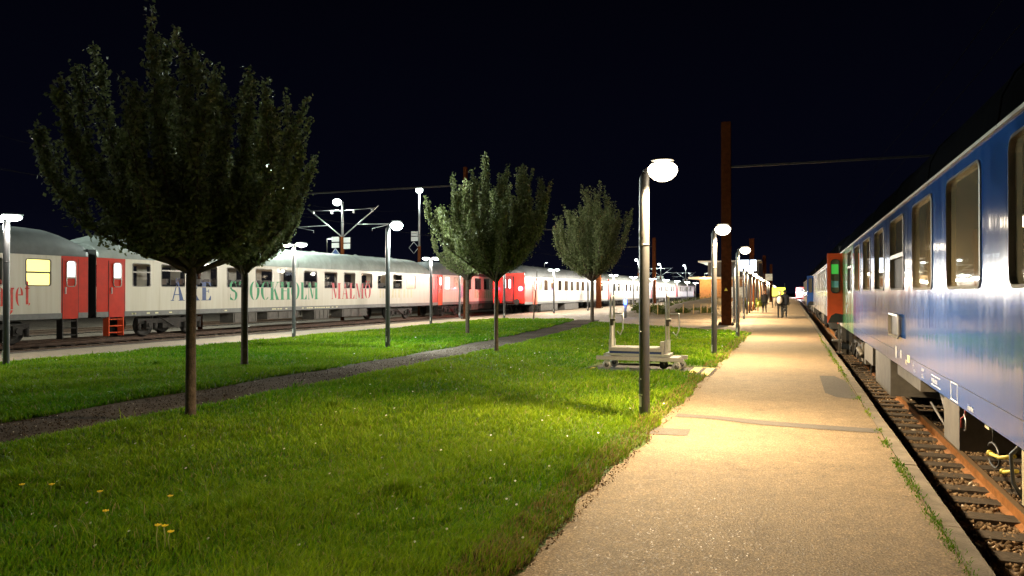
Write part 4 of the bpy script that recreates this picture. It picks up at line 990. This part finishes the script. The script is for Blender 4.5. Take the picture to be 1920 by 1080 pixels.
c0 = (-.5, -.03, 5.8); P4 = [(c0[0] + .45 * math.cos(R(90 * k)), c0[1], c0[2] + .5 * math.sin(R(90 * k))) for k in range(4)]; ds = MB()
for k in range(4): ds.tube([P4[k], P4[(k + 1) % 4]], .03, 5)
ds.build('diamond_sign', M['galv'], em)
yard_mast('lit mast whose lamp sparkles through the leaves of the big tree', XM, 31.5, 8.0, lamp=7000, arms=False, signs=False, ldx=4.6)
yard_mast('unseen lit mast added left of the view to light the trees', XM, 17, 8.0, lamp=3000, arms=False, signs=False)  # added source out of view, brightens the trees from the left
yard_mast('unseen lit mast added far left of the viewpoint to light the trees', XM, 2, 8.0, lamp=3000, arms=False, signs=False)  # second added source, unseen, for light on the tree crowns
for px, hh, lab in ((1197, 8.3, 'far lit mast beside the nearest lamp post'), (1240.5, 8.4, 'far V-armed mast above the second far coach'), (1290.5, 9.6, 'farthest V-armed mast near the brick building')):
    yy_ = {1197: 153, 1240.5: 181, 1290.5: 226}[px]; yard_mast(lab, XM, yy_, hh, lamp=3000, rad=.6, signs=(px != 1197), arms=(px != 1197))
# low lamps across the yard
def yard_lamp(px, py, X, lab, power=500, rad=.16, col=COOL):
    y_ = along(px, X); z = EYE + (HZ - py) * depth((X, y_)) / F
    e = empty('yard_lamp', (X, y_, BZ_L)); tag(e, lab, 'yard lamp', 'small lamps across the railway yard')
    MB().tube([(0, 0, 0), (0, 0, z + .5), (.25, 0, z + .56)], .05, 6).build('pole', M['dark_metal'], e)
    MB().lathe([(.1, .16), (.3, .10), (.32, .04)], (.35, 0, z + .40), 'z', 12).build('lamp_head', M['head'], e)
    point_light('lamp_light', e, (.35, 0, z - BZ_L - .05), power, col, rad); return e
for a in ((564, 460, -40, 'small yard lamp seen left of the V-armed mast'), (613, 450, -40, 'small yard lamp directly left of the V-armed mast'), (284, 433, -38, 'yard lamp glimpsed through the largest tree'), (455, 463, -36, 'yard lamp glimpsed above the second tree fork'),
          (1021, 494, -38, 'yard lamp above the red coach end'), (1228, 520, -30, 'first far yard lamp above the long train'), (1262, 513, -30, 'second far yard lamp above the long train'), (1292, 514, -26, 'third far yard lamp above the long train'), (1321, 514, -12, 'yard lamp against the station building')):
    yard_lamp(*a, power=420, rad=.22)
# wires
def wire(label, x, z0, z1, y0_=-5, y1=300, rad=.006):
    mb = MB(); span = 33; yy = y0_; pts = []
    while yy < y1:
        for k in range(6): pts.append((x, yy + span * k / 6, z0 + (z1 - z0) * (2 * k / 6 - 1) ** 2))
        yy += span
    o = mb.tube(pts, rad, 4).build('overhead_wire', M['wire']); tag(o, label, 'overhead wire', 'overhead line wires'); return o
wire('overhead contact wire running above the blue train', XR, 5.25, 5.25); wire('sagging carrier wire above the blue train', XR, 5.9, 6.3)
wire('carrier wire over the empty near left track', XT2, 5.8, 6.9, 10); wire('carrier wire over the cream coaches', XT1, 5.8, 6.9, 10)
wire('contact wire over the empty near left track', XT2, 5.3, 5.3, 10, rad=.01)

# ------------------------------------------------------------------ trees
def tree(label, loc, H, Rr, zf, rt, nl, seed, leaf=.05, tint=(1, 1, 1), nprim=26, flare=.2):
    rg = np.random.default_rng(seed); rd = random.Random(seed)
    e = empty('round_tree', loc); tag(e, label, 'tree', 'young round-crowned trees on the lawns')
    tk = MB(); pts = [(0, 0, -.05), (.01, 0, .12), (.0, .01, zf * .5), (.015, 0, zf * .9), (.01, 0, zf + .12)]
    tk.tube(pts, [rt * 1.45, rt * 1.05, rt * .95, rt * 1.0, rt * .9], 12); tk.build('trunk', M['bark'], e)
    lb = MB(); axes = []
    for i in range(nprim):
        az = 2 * PI * i * .618 + rd.uniform(-.2, .2); q = ((i + .5) / nprim) ** .62; rr = Rr * q * rd.uniform(.86, 1.0)
        zt = zf + (H - zf) * (1 - .36 * q ** 2.4) * rd.uniform(.73, 1.0)
        if i == 1: zt = H
        d = Vector((math.cos(az), math.sin(az), 0)); p0 = Vector((0, 0, zf - .15 * rd.random())) + d * rt * .5
        p1 = d * rr * .55 + Vector((0, 0, zf + (zt - zf) * (flare + .08 * (1 - q)))); p2 = d * rr * .98 + Vector((0, 0, zf + (zt - zf) * (flare + .24))); p3 = d * rr + Vector((rd.uniform(-.1, .1), rd.uniform(-.1, .1), zt))
        cv = []
        for k in range(13):
            t = k / 12; cv.append(p0 * (1 - t) ** 3 + p1 * 3 * t * (1 - t) ** 2 + p2 * 3 * t * t * (1 - t) + p3 * t ** 3)
        lb.tube(cv, [max(.006, rt * .50 * (1 - k / 12.5)) for k in range(13)], 6)
        for k in range(2, 12): axes.append((cv[k], cv[k + 1], .07 + .08 * (1 - k / 12)))
        for k in range(2, 12):
            for _ in range(3 if k < 6 else 2):
                b0 = cv[k]; ad = Vector((rd.gauss(0, .8), rd.gauss(0, .8), 0)) + d * rd.uniform(0, 1.0)
                if ad.length > 1.6: ad *= 1.6 / ad.length
                ln = rd.uniform(.28, .68) * (H - zf) / 3.1; dr = (ad * (.62 if k < 6 else .34) + Vector((0, 0, rd.uniform(.35, 1.0) if k < 6 else rd.uniform(.7, 1.3)))).normalized(); ln *= 1 if k < 6 else rd.uniform(.6, 1.3)
                b1 = b0 + dr * ln * .5; b2 = b1 + (dr + Vector((0, 0, .7))).normalized() * ln * .55
                # stay inside the envelope
                q2 = math.hypot(b2.x, b2.y) / Rr
                if q2 > 1.04: continue
                lb.tube([b0, b1, b2], [.010, .007, .004], 4, False); axes.append((b0, b1, .075)); axes.append((b1, b2, .058))
    lb.build('branches', M['bark'], e)
    A = np.array([tuple(a[0]) for a in axes]); B = np.array([tuple(a[1]) for a in axes]); Rd = np.array([a[2] for a in axes]) * (H - zf) / 3.1
    ln = np.linalg.norm(B - A, axis=1); ii = rg.choice(len(A), nl, p=ln / ln.sum()); t = rg.uniform(0, 1.05, nl)[:, None]
    Pc = A[ii] * (1 - t) + B[ii] * t + rg.normal(0, .62, (nl, 3)) * Rd[ii][:, None]
    Pc = Pc[(Pc[:, 2] > zf + .0 + (.05 + .6 * flare) * np.hypot(Pc[:, 0], Pc[:, 1]) ) ]; nl = len(Pc)
    nrm = rg.normal(0, 1, (nl, 3)) + Pc / (np.linalg.norm(Pc, axis=1)[:, None] + 1e-6) * .5; nrm /= np.linalg.norm(nrm, axis=1)[:, None]
    up = np.cross(nrm, rg.normal(0, 1, (nl, 3))); up /= np.linalg.norm(up, axis=1)[:, None]; sd = np.cross(nrm, up)
    L_ = (leaf * rg.uniform(.6, 1.35, nl))[:, None]; w = L_ * .36
    V = np.empty((nl, 4, 3)); V[:, 0] = Pc - up * L_ * .5; V[:, 1] = Pc + sd * w + nrm * L_ * .1; V[:, 2] = Pc + up * L_ * .5; V[:, 3] = Pc - sd * w + nrm * L_ * .1
    b = np.arange(nl)[:, None] * 4; Fc = np.concatenate([b + np.array([0, 1, 2]), b + np.array([0, 2, 3])])
    m_ = rg.uniform(0, 1, nl)[:, None]; col = ((1 - m_) * np.array([.09, .115, .04]) + m_ * np.array([.27, .29, .14])) * np.array(tint)
    me = np_mesh('crown', V.reshape(-1, 3), Fc, M['leaf'], np.repeat(col, 4, 0)); o = bpy.data.objects.new('crown', me); C.objects.link(o); o.parent = e; o['kind'] = 'stuff'
    return e
tree('largest tree nearest the viewer with trunk before the blue letters', pix(357, 787), 4.90, 1.90, 2.03, .066, 72000, 1, .055, flare=.10)
tree('slim tree overlapped by the largest one before the green S', pix(458, 691), 4.5, 1.52, 2.15, .075, 34000, 2, .06)
tree('leafy tree in mid picture lit pale on its left side', pix(930, 663), 5.22, 2.0, 2.05, .058, 60000, 3, .06, flare=.24)
tree('far tree behind the trolley with crown near the nearest lamp post', pix(1110, 605), 7.3, 2.35, 2.35, .10, 46000, 4, .085, flare=.24)
tree('small tree behind the mid-picture tree by the orange mast', pix(876, 627), 4.9, 1.5, 2.25, .075, 24000, 5, .075)
# leaning sapling
pS = pix(1000, 603); e = empty('sapling', pS); tag(e, 'thin leaning bare sapling at the tip of the left lawn', 'tree')
MB().tube([(0, 0, 0), (.12, 0, 1.4), (.22, 0, 2.85)], [.045, .035, .015], 7).build('trunk', M['bark'], e)
MB().tube([(.14, 0, 1.7), (.3, .1, 2.4)], [.012, .004], 5).tube([(.16, 0, 2.0), (.05, -.1, 2.6)], [.01, .004], 5).build('twig', M['bark'], e)

# ------------------------------------------------------------------ luggage trolley
pad = struct('trolley_bay', MB().poly([(-4.1, 15.0, .014), (-1.5, 15.0, .014), (-1.5, 16.7, .014), (-4.1, 16.7, .014)]), M['pad'])
ln_ = MB()
for a in ((-4.1, 15.02, -1.5, 15.08), (-3.0, 16.58, -1.5, 16.64), (-4.08, 15.08, -4.0, 15.9)): ln_.poly([(a[0], a[1], .018), (a[2], a[1], .018), (a[2], a[3], .018), (a[0], a[3], .018)])
for xs_ in (-1.98, -1.72): ln_.poly([(xs_, 15.08, .018), (xs_ + .17, 15.08, .018), (xs_ + .17, 16.58, .018), (xs_, 16.58, .018)])
tag(ln_.build('bay_markings', M['yellow_line']), kind='structure')
tr = empty('luggage_trolley', (-3.0, 15.85, .018)); tag(tr, 'grey metal luggage trolley with blue layer and upright handles on the yellow-marked bay', 'trolley')
d_ = MB(); d_.bb((-.90, -.36, .205), (.92, -.30, .245)); d_.bb((-.90, -.35, .245), (.92, -.31, .285)); d_.bb((-.90, .30, .205), (.92, .36, .285)); d_.bb((-.78, -.30, .235), (.80, .30, .275)); d_.build('chassis', M['alu_deck'], tr)
MB().bb((-.72, -.30, .30), (.62, .30, .345)).build('lower_tray', M['alu'], tr)
MB().bb((-.62, -.29, .345), (.46, .29, .395)).build('blue_layer', M['blue_layer'], tr)
MB().bb((-.62, -.32, .395), (.46, .32, .47)).build('top_tray', M['alu_deck'], tr)
for xx, nm in ((-.66, 'a'), (.53, 'b')):
    h_ = MB(); arc = [(xx, .12 + .17 * math.cos(t), 1.42 + .14 * math.sin(t)) for t in np.linspace(PI, 0, 9)]
    h_.tube([(xx, -.05, .30)] + arc + [(xx, .29, .30)], .022, 8); h_.bb((xx - .03, -.08, .28), (xx + .03, -.02, .62)); h_.bb((xx - .03, .26, .28), (xx + .03, .32, .62))
    ho = h_.build('handle', M['alu'], tr)
    MB().bb((xx + .0, -.10, 1.02), (xx + .10, -.03, 1.06)).bb((xx + .0, -.09, .92), (xx + .06, -.04, 1.02)).build('coin_lock', M['frame_dark'], ho)
    MB().bb((xx + .0, -.105, 1.062), (xx + .10, -.03, 1.08)).build('lock_top', M['sign_white'], ho)
    MB().tube([(xx + .08, -.02, 1.18), (xx + .26, -.02, 1.18), (xx + .26, 0, .85), (xx + .2, 0, .72), (xx + .13, 0, .8)], .014, 6).build('chain_arm', M['alu'], ho)
    MB().bb((xx - .01, .04, .3), (xx + .01, .20, .92)).build('back_panel', M['alu_deck'], ho) if nm == 'a' else MB().bb((xx - .1, -.25, .30), (xx - .02, .05, .60)).build('back_panel', M['alu_deck'], ho)
for (xx, yy_, mm) in ((-.68, -.3, 'alu'), (.78, -.3, 'alu'), (.80, .3, 'alu'), (-.66, .3, 'alu'), (.45, .12, 'black')):
    wh = MB().lathe([(.05, -.022), (.092, -.022), (.095, 0), (.092, .022), (.05, .022)], (xx, yy_, .093), 'y', 20).build('caster', M[mm], tr)
    MB().lathe([(.048, -.03), (.048, .03)], (xx, yy_, .093), 'y', 12).build('hub', M['frame_dark'], wh)
    MB().bb((xx - .05, yy_ - .04, .145), (xx + .05, yy_ + .04, .19)).tube([(xx, yy_ - .035, .17), (xx + .02, yy_ - .035, .093)], .014, 5).build('fork', M['alu'], wh)

# bollard with blue light
pb = pix(1172.5, 596); e = empty('light_bollard', pb); tag(e, 'grey bollard with a glowing blue light on top', 'bollard')
MB().lathe([(.095, 0), (.095, .85)], (0, 0, 0), 'z', 14).build('column', M['sill_grey'], e)
MB().lathe([(.10, 0), (.10, .32), (.06, .36)], (0, 0, .85), 'z', 14).build('blue_light', M['blue_lit'], e)
point_light('blue_glow', e, (0, -.25, 1.1), 22, (.1, .2, 1), .05)

# planted bed, mound, stakes
mound = MB(); nx, ny = 26, 34; X0, X1, Y0, Y1 = -12.5, -4.2, 50, 92
for i in range(nx + 1):
    for j in range(ny + 1):
        x = X0 + (X1 - X0) * i / nx; y_ = Y0 + (Y1 - Y0) * j / ny
        f = min(1, (x - X0) / 1.2, (X1 - x) / .8) * min(1, (y_ - Y0) / 6, (Y1 - y_) / 4)
        hgt = (.55 * math.exp(-((x + 7.0) / 2.6) ** 2 - ((y_ - 70) / 11) ** 2) * 1.7 + .18 + .12 * math.sin(x * 2.1 + y_) * math.sin(y_ * .9)) * max(0, f)
        mound.v.append((x, y_, .01 + hgt))
for i in range(nx):
    for j in range(ny):
        a = i * (ny + 1) + j; mound.f.append((a, a + ny + 1, a + ny + 2, a + 1)); mound.sm.append(True)
struct('sand_mound', mound, M['sand'])
def bush(label, loc, r, h, n, seed, tint=(1, 1, 1)):
    rg = np.random.default_rng(seed); e = empty('shrub', loc); tag(e, label, 'shrub', 'low shrubs in the sandy planted bed')
    P_ = rg.normal(0, .42, (n, 3)) * np.array([r, r, h]) + np.array([0, 0, h * .45]); P_[:, 2] = np.abs(P_[:, 2]); nr = rg.normal(0, 1, (n, 3)); nr /= np.linalg.norm(nr, axis=1)[:, None]
    up = np.cross(nr, rg.normal(0, 1, (n, 3))); up /= np.linalg.norm(up, axis=1)[:, None]; sd = np.cross(nr, up); L_ = rg.uniform(.05, .12, n)[:, None]
    V = np.stack([P_ - up * L_, P_ + sd * L_ * .5, P_ + up * L_, P_ - sd * L_ * .5], 1); b = np.arange(n)[:, None] * 4
    Fc = np.concatenate([b + np.array([0, 1, 2]), b + np.array([0, 2, 3])]); m_ = rg.uniform(0, 1, (n, 1)); col = ((1 - m_) * np.array([.05, .08, .02]) + m_ * np.array([.16, .16, .04])) * np.array(tint)
    o = bpy.data.objects.new('foliage', np_mesh('foliage', V.reshape(-1, 3), Fc, M['leaf'], np.repeat(col, 4, 0))); C.objects.link(o); o.parent = e; o['kind'] = 'stuff'
    MB().tube([(0, 0, 0), (.02, 0, h * .6)], .015, 5).build('stem', M['bark'], e)
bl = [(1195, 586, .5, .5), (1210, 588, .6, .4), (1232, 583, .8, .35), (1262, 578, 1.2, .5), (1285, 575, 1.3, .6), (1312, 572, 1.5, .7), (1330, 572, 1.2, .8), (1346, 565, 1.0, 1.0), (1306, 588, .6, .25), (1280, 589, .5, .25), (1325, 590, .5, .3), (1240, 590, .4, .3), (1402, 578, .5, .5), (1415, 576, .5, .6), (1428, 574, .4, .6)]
names_b = ['leftmost', 'second from left', 'third from left', 'fourth from left', 'fifth from left', 'sixth from left', 'seventh from left', 'eighth from left', 'ninth from left', 'tenth from left', 'eleventh from left', 'twelfth from left', 'third from right', 'second from right', 'rightmost']
order = sorted(range(len(bl)), key=lambda q: bl[q][0]); 
for rank, q in enumerate(order):
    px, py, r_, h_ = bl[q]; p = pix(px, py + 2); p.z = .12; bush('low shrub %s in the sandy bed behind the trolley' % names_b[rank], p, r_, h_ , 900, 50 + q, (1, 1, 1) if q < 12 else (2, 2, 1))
for q, px in enumerate((1218, 1233, 1281, 1300, 1314, 1326, 1344, 1352, 1403, 1411, 1421, 1431)):
    p = pix(px, 592.5 - (q > 7) * 9); o = MB().tube([(0, 0, 0), (.01, 0, .82)], .035, 6).build('wooden_stake', M['wood']); o.location = p
    tag(o, 'pale wooden stake, %s from the left along the edge of the planted bed' % ['first', 'second', 'third', 'fourth', 'fifth', 'sixth', 'seventh', 'eighth', 'ninth', 'tenth', 'eleventh', 'twelfth'][q], 'stake', 'wooden stakes along the planted bed')
# grey ramp wall
rp = MB(); rp.v += [(-4.0, 52, 0), (-4.0, 66, 0), (-4.0, 66, 1.5), (-4.0, 52, .25), (-4.3, 52, 0), (-4.3, 66, 0), (-4.3, 66, 1.5), (-4.3, 52, .25)]
for q in ((0, 1, 2, 3), (4, 5, 6, 7), (3, 2, 6, 7), (0, 3, 7, 4), (1, 2, 6, 5)): rp.f.append(q); rp.sm.append(False)
tag(rp.build('ramp_wall', M['box_grey']), 'sloping grey ramp wall between the planted bed and the platform lamps', 'wall')

# station building
st = empty('station_building', (0, 0, 0)); tag(st, 'dark flat-roofed brick station building beyond the planted bed', 'building')
yb = 100.0
MB().bb((-11.3, yb, -.1), (-3.9, yb + 16, 3.35)).build('lower_wall', M['brick'], st)
MB().bb((-12.6, yb - 1.2, 3.36), (-3.6, yb + 16, 3.62)).build('lower_roof', M['eave'], st)
MB().bb((-10.4, yb + 1.5, 3.63), (-4.0, yb + 15, 5.6)).build('upper_wall', M['brick_unlit'], st)
MB().bb((-11.6, yb + .6, 5.61), (-3.7, yb + 16, 5.78)).build('upper_roof', M['eave'], st)
for k in range(3):
    w_ = MB().bb((-7.6 + 1.2 * k, yb - .05, .9), (-6.7 + 1.2 * k, yb - .002, 2.4)).build('window', M['frame_dark'], st); MB().bb((-7.52 + 1.2 * k, yb - .06, .98), (-6.78 + 1.2 * k, yb - .055, 2.32)).build('pane', M['lit_dim'], w_)
MB().bb((-5.1, yb - .04, 0), (-4.2, yb - .002, 2.3)).build('door', M['frame_dark'], st)
point_light('wall_lamp', st, (-10.4, 98.4, 3.1), 420, (1, .62, .25), .1)
# information display and far signs
yd_ = 62.0; e = empty('information_display', (-3.15, yd_, 0)); tag(e, 'bright bluish white display hung high on a post above the platform row', 'display')
MB().tube([(0, 0, 0), (0, 0, 4.3)], .05, 8).build('post', M['post'], e)
MB().bb((-.75, .02, 3.3), (.55, .2, 4.25)).build('casing', M['post'], e); MB().bb((-.71, -.01, 3.34), (.51, .018, 4.21)).build('screen', M['screen'], e)
e = empty('lit_sign', (-1.0, 83, 0)); tag(e, 'yellow green lit sign beyond the walking pair', 'sign')
MB().tube([(-.9, 0, 0), (-.9, 0, 2.6)], .05, 8).tube([(.3, 0, 0), (.3, 0, 2.6)], .05, 8).build('post', M['post'], e); MB().bb((-.95, -.1, 1.25), (.35, .1, 2.15)).build('sign_panel', M['sign_yellow'], e)
e = empty('clock_sign', (-2.3, 84, 0)); tag(e, 'small square white lit sign hanging by the far rusty masts', 'sign')
MB().tube([(-.5, 0, 0), (-.5, 0, 3.7)], .04, 8).build('post', M['post'], e); MB().bb((-.35, -.08, 2.9), (.35, .08, 3.6)).build('face', M['lit_dim'], e)

# ------------------------------------------------------------------ people
def person(label, loc, rz, H=1.75, cloth='cloth_black', legs='cloth_black', stride=.14, hair='hair_light', armR=(.06, .0), vest=None, longhair=False):
    e = empty('person', loc, rz); tag(e, label, 'person'); k = H / 1.75
    J = {'pel': (0, 0, .95), 'sp': (0, .01, 1.12), 'ch': (0, .0, 1.34), 'nk': (0, 0, 1.48), 'hd': (0, .02, 1.58), 'ht': (0, .02, 1.69)}
    Rr = {'pel': (.15, .11), 'sp': (.145, .10), 'ch': (.17, .11), 'nk': (.06, .06), 'hd': (.085, .10), 'ht': (.07, .08)}
    E = [('pel', 'sp'), ('sp', 'ch'), ('ch', 'nk'), ('nk', 'hd'), ('hd', 'ht')]
    for sg, n in ((-1, 'l'), (1, 'r')):
        st_ = stride * (1 if sg < 0 else -1)
        J['hip' + n] = (sg * .09, 0, .88); Rr['hip' + n] = (.10, .10); J['kn' + n] = (sg * .095, st_ * .6 + .03, .48); Rr['kn' + n] = (.065, .065)
        J['an' + n] = (sg * .095, st_ - (.05 if st_ < 0 else 0), .09 + (.04 if st_ < 0 else 0)); Rr['an' + n] = (.042, .045); J['toe' + n] = (sg * .11, st_ + .15, .04); Rr['toe' + n] = (.04, .03)
        E += [('pel', 'hip' + n), ('hip' + n, 'kn' + n), ('kn' + n, 'an' + n), ('an' + n, 'toe' + n)]
        J['sh' + n] = (sg * .185, 0, 1.40); Rr['sh' + n] = (.065, .065); J['el' + n] = (sg * .235, -.02 - st_ * .35, 1.12); Rr['el' + n] = (.047, .047)
        J['wr' + n] = (sg * .25, .06 - st_ * .7, .88); Rr['wr' + n] = (.03, .03); J['pm' + n] = (sg * .25, .075 - st_ * .75, .80); Rr['pm' + n] = (.034, .018)
        E += [('ch', 'sh' + n), ('sh' + n, 'el' + n), ('el' + n, 'wr' + n), ('wr' + n, 'pm' + n)]
        for f in range(4):
            a = 'f%d%s' % (f, n); b = 'g%d%s' % (f, n); x_ = sg * .25; y_ = .045 + .02 * f - st_ * .75; le = (.06, .075, .07, .055)[f]
            J[a] = (x_, y_, .80 - le * .6); J[b] = (x_ - sg * .02, y_, .80 - le); Rr[a] = (.009, .009); Rr[b] = (.008, .008); E += [('pm' + n, a), (a, b)]
        J['th' + n] = (sg * .235, .12 - st_ * .75, .80); Rr['th' + n] = (.01, .01); E.append(('wr' + n, 'th' + n))
    keys = list(J); me = bpy.data.meshes.new('body'); me.from_pydata([tuple(c * k for c in J[q]) for q in keys], [(keys.index(a), keys.index(b)) for a, b in E], [])
    o = bpy.data.objects.new('body', me); C.objects.link(o); o.parent = e
    md = o.modifiers.new('Skin', 'SKIN'); 
    for i, q in enumerate(keys):
        me.skin_vertices[0].data[i].radius = tuple(c * k for c in Rr[q]); me.skin_vertices[0].data[i].use_root = (q == 'pel')
    sb = o.modifiers.new('Sub', 'SUBSURF'); sb.levels = 1; sb.render_levels = 2
    bm_ = bpy.data.materials.new('clothed_body'); bm_.use_nodes = True; t = bm_.node_tree; b = t.nodes['Principled BSDF']
    tc = N(t, 'ShaderNodeTexCoord'); sp = N(t, 'ShaderNodeSeparateXYZ'); t.links.new(tc.outputs['Object'], sp.inputs[0])
    c1 = tuple(M[legs].node_tree.nodes['Principled BSDF'].inputs['Base Color'].default_value)[:3]; c2 = tuple(M[cloth].node_tree.nodes['Principled BSDF'].inputs['Base Color'].default_value)[:3]; sk = (.45, .27, .19)
    r = t.nodes.new('ShaderNodeValToRGB'); r.color_ramp.interpolation = 'CONSTANT'; el = r.color_ramp.elements
    mr = N(t, 'ShaderNodeMath', operation='DIVIDE'); t.links.new(sp.outputs['Z'], mr.inputs[0]); mr.inputs[1].default_value = 1.8 * k; t.links.new(mr.outputs[0], r.inputs[0])
    el[0].position = 0; el[0].color = (*c1, 1); el[1].position = .52; el[1].color = (*c2, 1); q = el.new(.845); q.color = (*sk, 1)
    t.links.new(r.outputs[0], b.inputs['Base Color']); b.inputs['Roughness'].default_value = .8; me.materials.append(bm_)
    jk = MB().lathe([(.19 * k, .80 * k), (.20 * k, .95 * k), (.19 * k, 1.15 * k), (.225 * k, 1.36 * k), (.10 * k, 1.47 * k)], (0, 0, 0), 'z', 18)
    jk.v = [(v[0] * 1.02, v[1] * .72, v[2]) for v in jk.v]; jk.build('jacket', M[vest or cloth], e)
    if vest:
        for zz in (1.0, 1.18):
            b_ = MB().lathe([(.207 * k, zz * k), (.207 * k, (zz + .05) * k)], (0, 0, 0), 'z', 18); b_.v = [(v[0] * 1.04, v[1] * .745, v[2]) for v in b_.v]; b_.build('reflective_band', M['reflective'], e)
    hr = MB().ball((0, .0 , 1.655 * k), (.098 * k, .115 * k, .10 * k), 14, 8)
    if longhair: hr.ball((0, -.07 * k, 1.55 * k), (.085 * k, .05 * k, .13 * k), 12, 6)
    hr.build('hair', M[hair], e)
    fc = MB().ball((0, .118 * k, 1.60 * k), (.014, .02, .02), 6, 4); fc.ball((-.09 * k, .01, 1.60 * k), (.012, .02, .03), 6, 4); fc.ball((.09 * k, .01, 1.60 * k), (.012, .02, .03), 6, 4); fc.build('nose_and_ears', M['skin'], e)
    ey = MB().ball((-.032 * k, .105 * k, 1.625 * k), .010, 6, 4).ball((.032 * k, .105 * k, 1.625 * k), .010, 6, 4).build('eyes', M['hair_dark'], e)
    return e
pw = pix(1462.5, 597.2)
person('fair-haired person in black walking away with a pale backpack and handbag', pw, R(4), 1.76, longhair=True)
bp_ = MB().ball((0, 0, 0), (.17, .11, .24), 14, 8); bo = bp_.build('backpack', M['bag_grey']); bo.location = (pw.x - .03, pw.y - .24, 1.16); tag(bo, 'pale grey rounded backpack on the back of the walking person', 'backpack')
hb = empty('handbag', (pw.x + .27, pw.y - .02, .42)); tag(hb, 'small dark handbag hanging from the right hand of the walking person', 'bag')
MB().lathe([(.06, 0), (.10, .06), (.10, .18), (.05, .24)], (0, 0, 0), 'z', 10).build('pouch', M['cloth_black'], hb); MB().tube([(-.03, 0, .22), (-.02, 0, .34), (.02, 0, .34), (.03, 0, .22)], .008, 5).build('strap', M['cloth_black'], hb)
person('person in a navy coat walking partly hidden ahead of the backpack wearer', (pw.x + .26, pw.y + 1.6, 0), R(0), 1.80, 'cloth_navy', hair='hair_dark')
person('blond person farther back at the left of the walking pair', (pw.x - 1.35, pw.y + 13, 0), R(10), 1.76, hair='hair_light')
person('railway worker in an orange high-visibility vest standing by the long train', pix(1119, 575.5), R(200), 1.74, 'hivis', 'cloth_black', .03, 'hair_dark', vest='hivis')
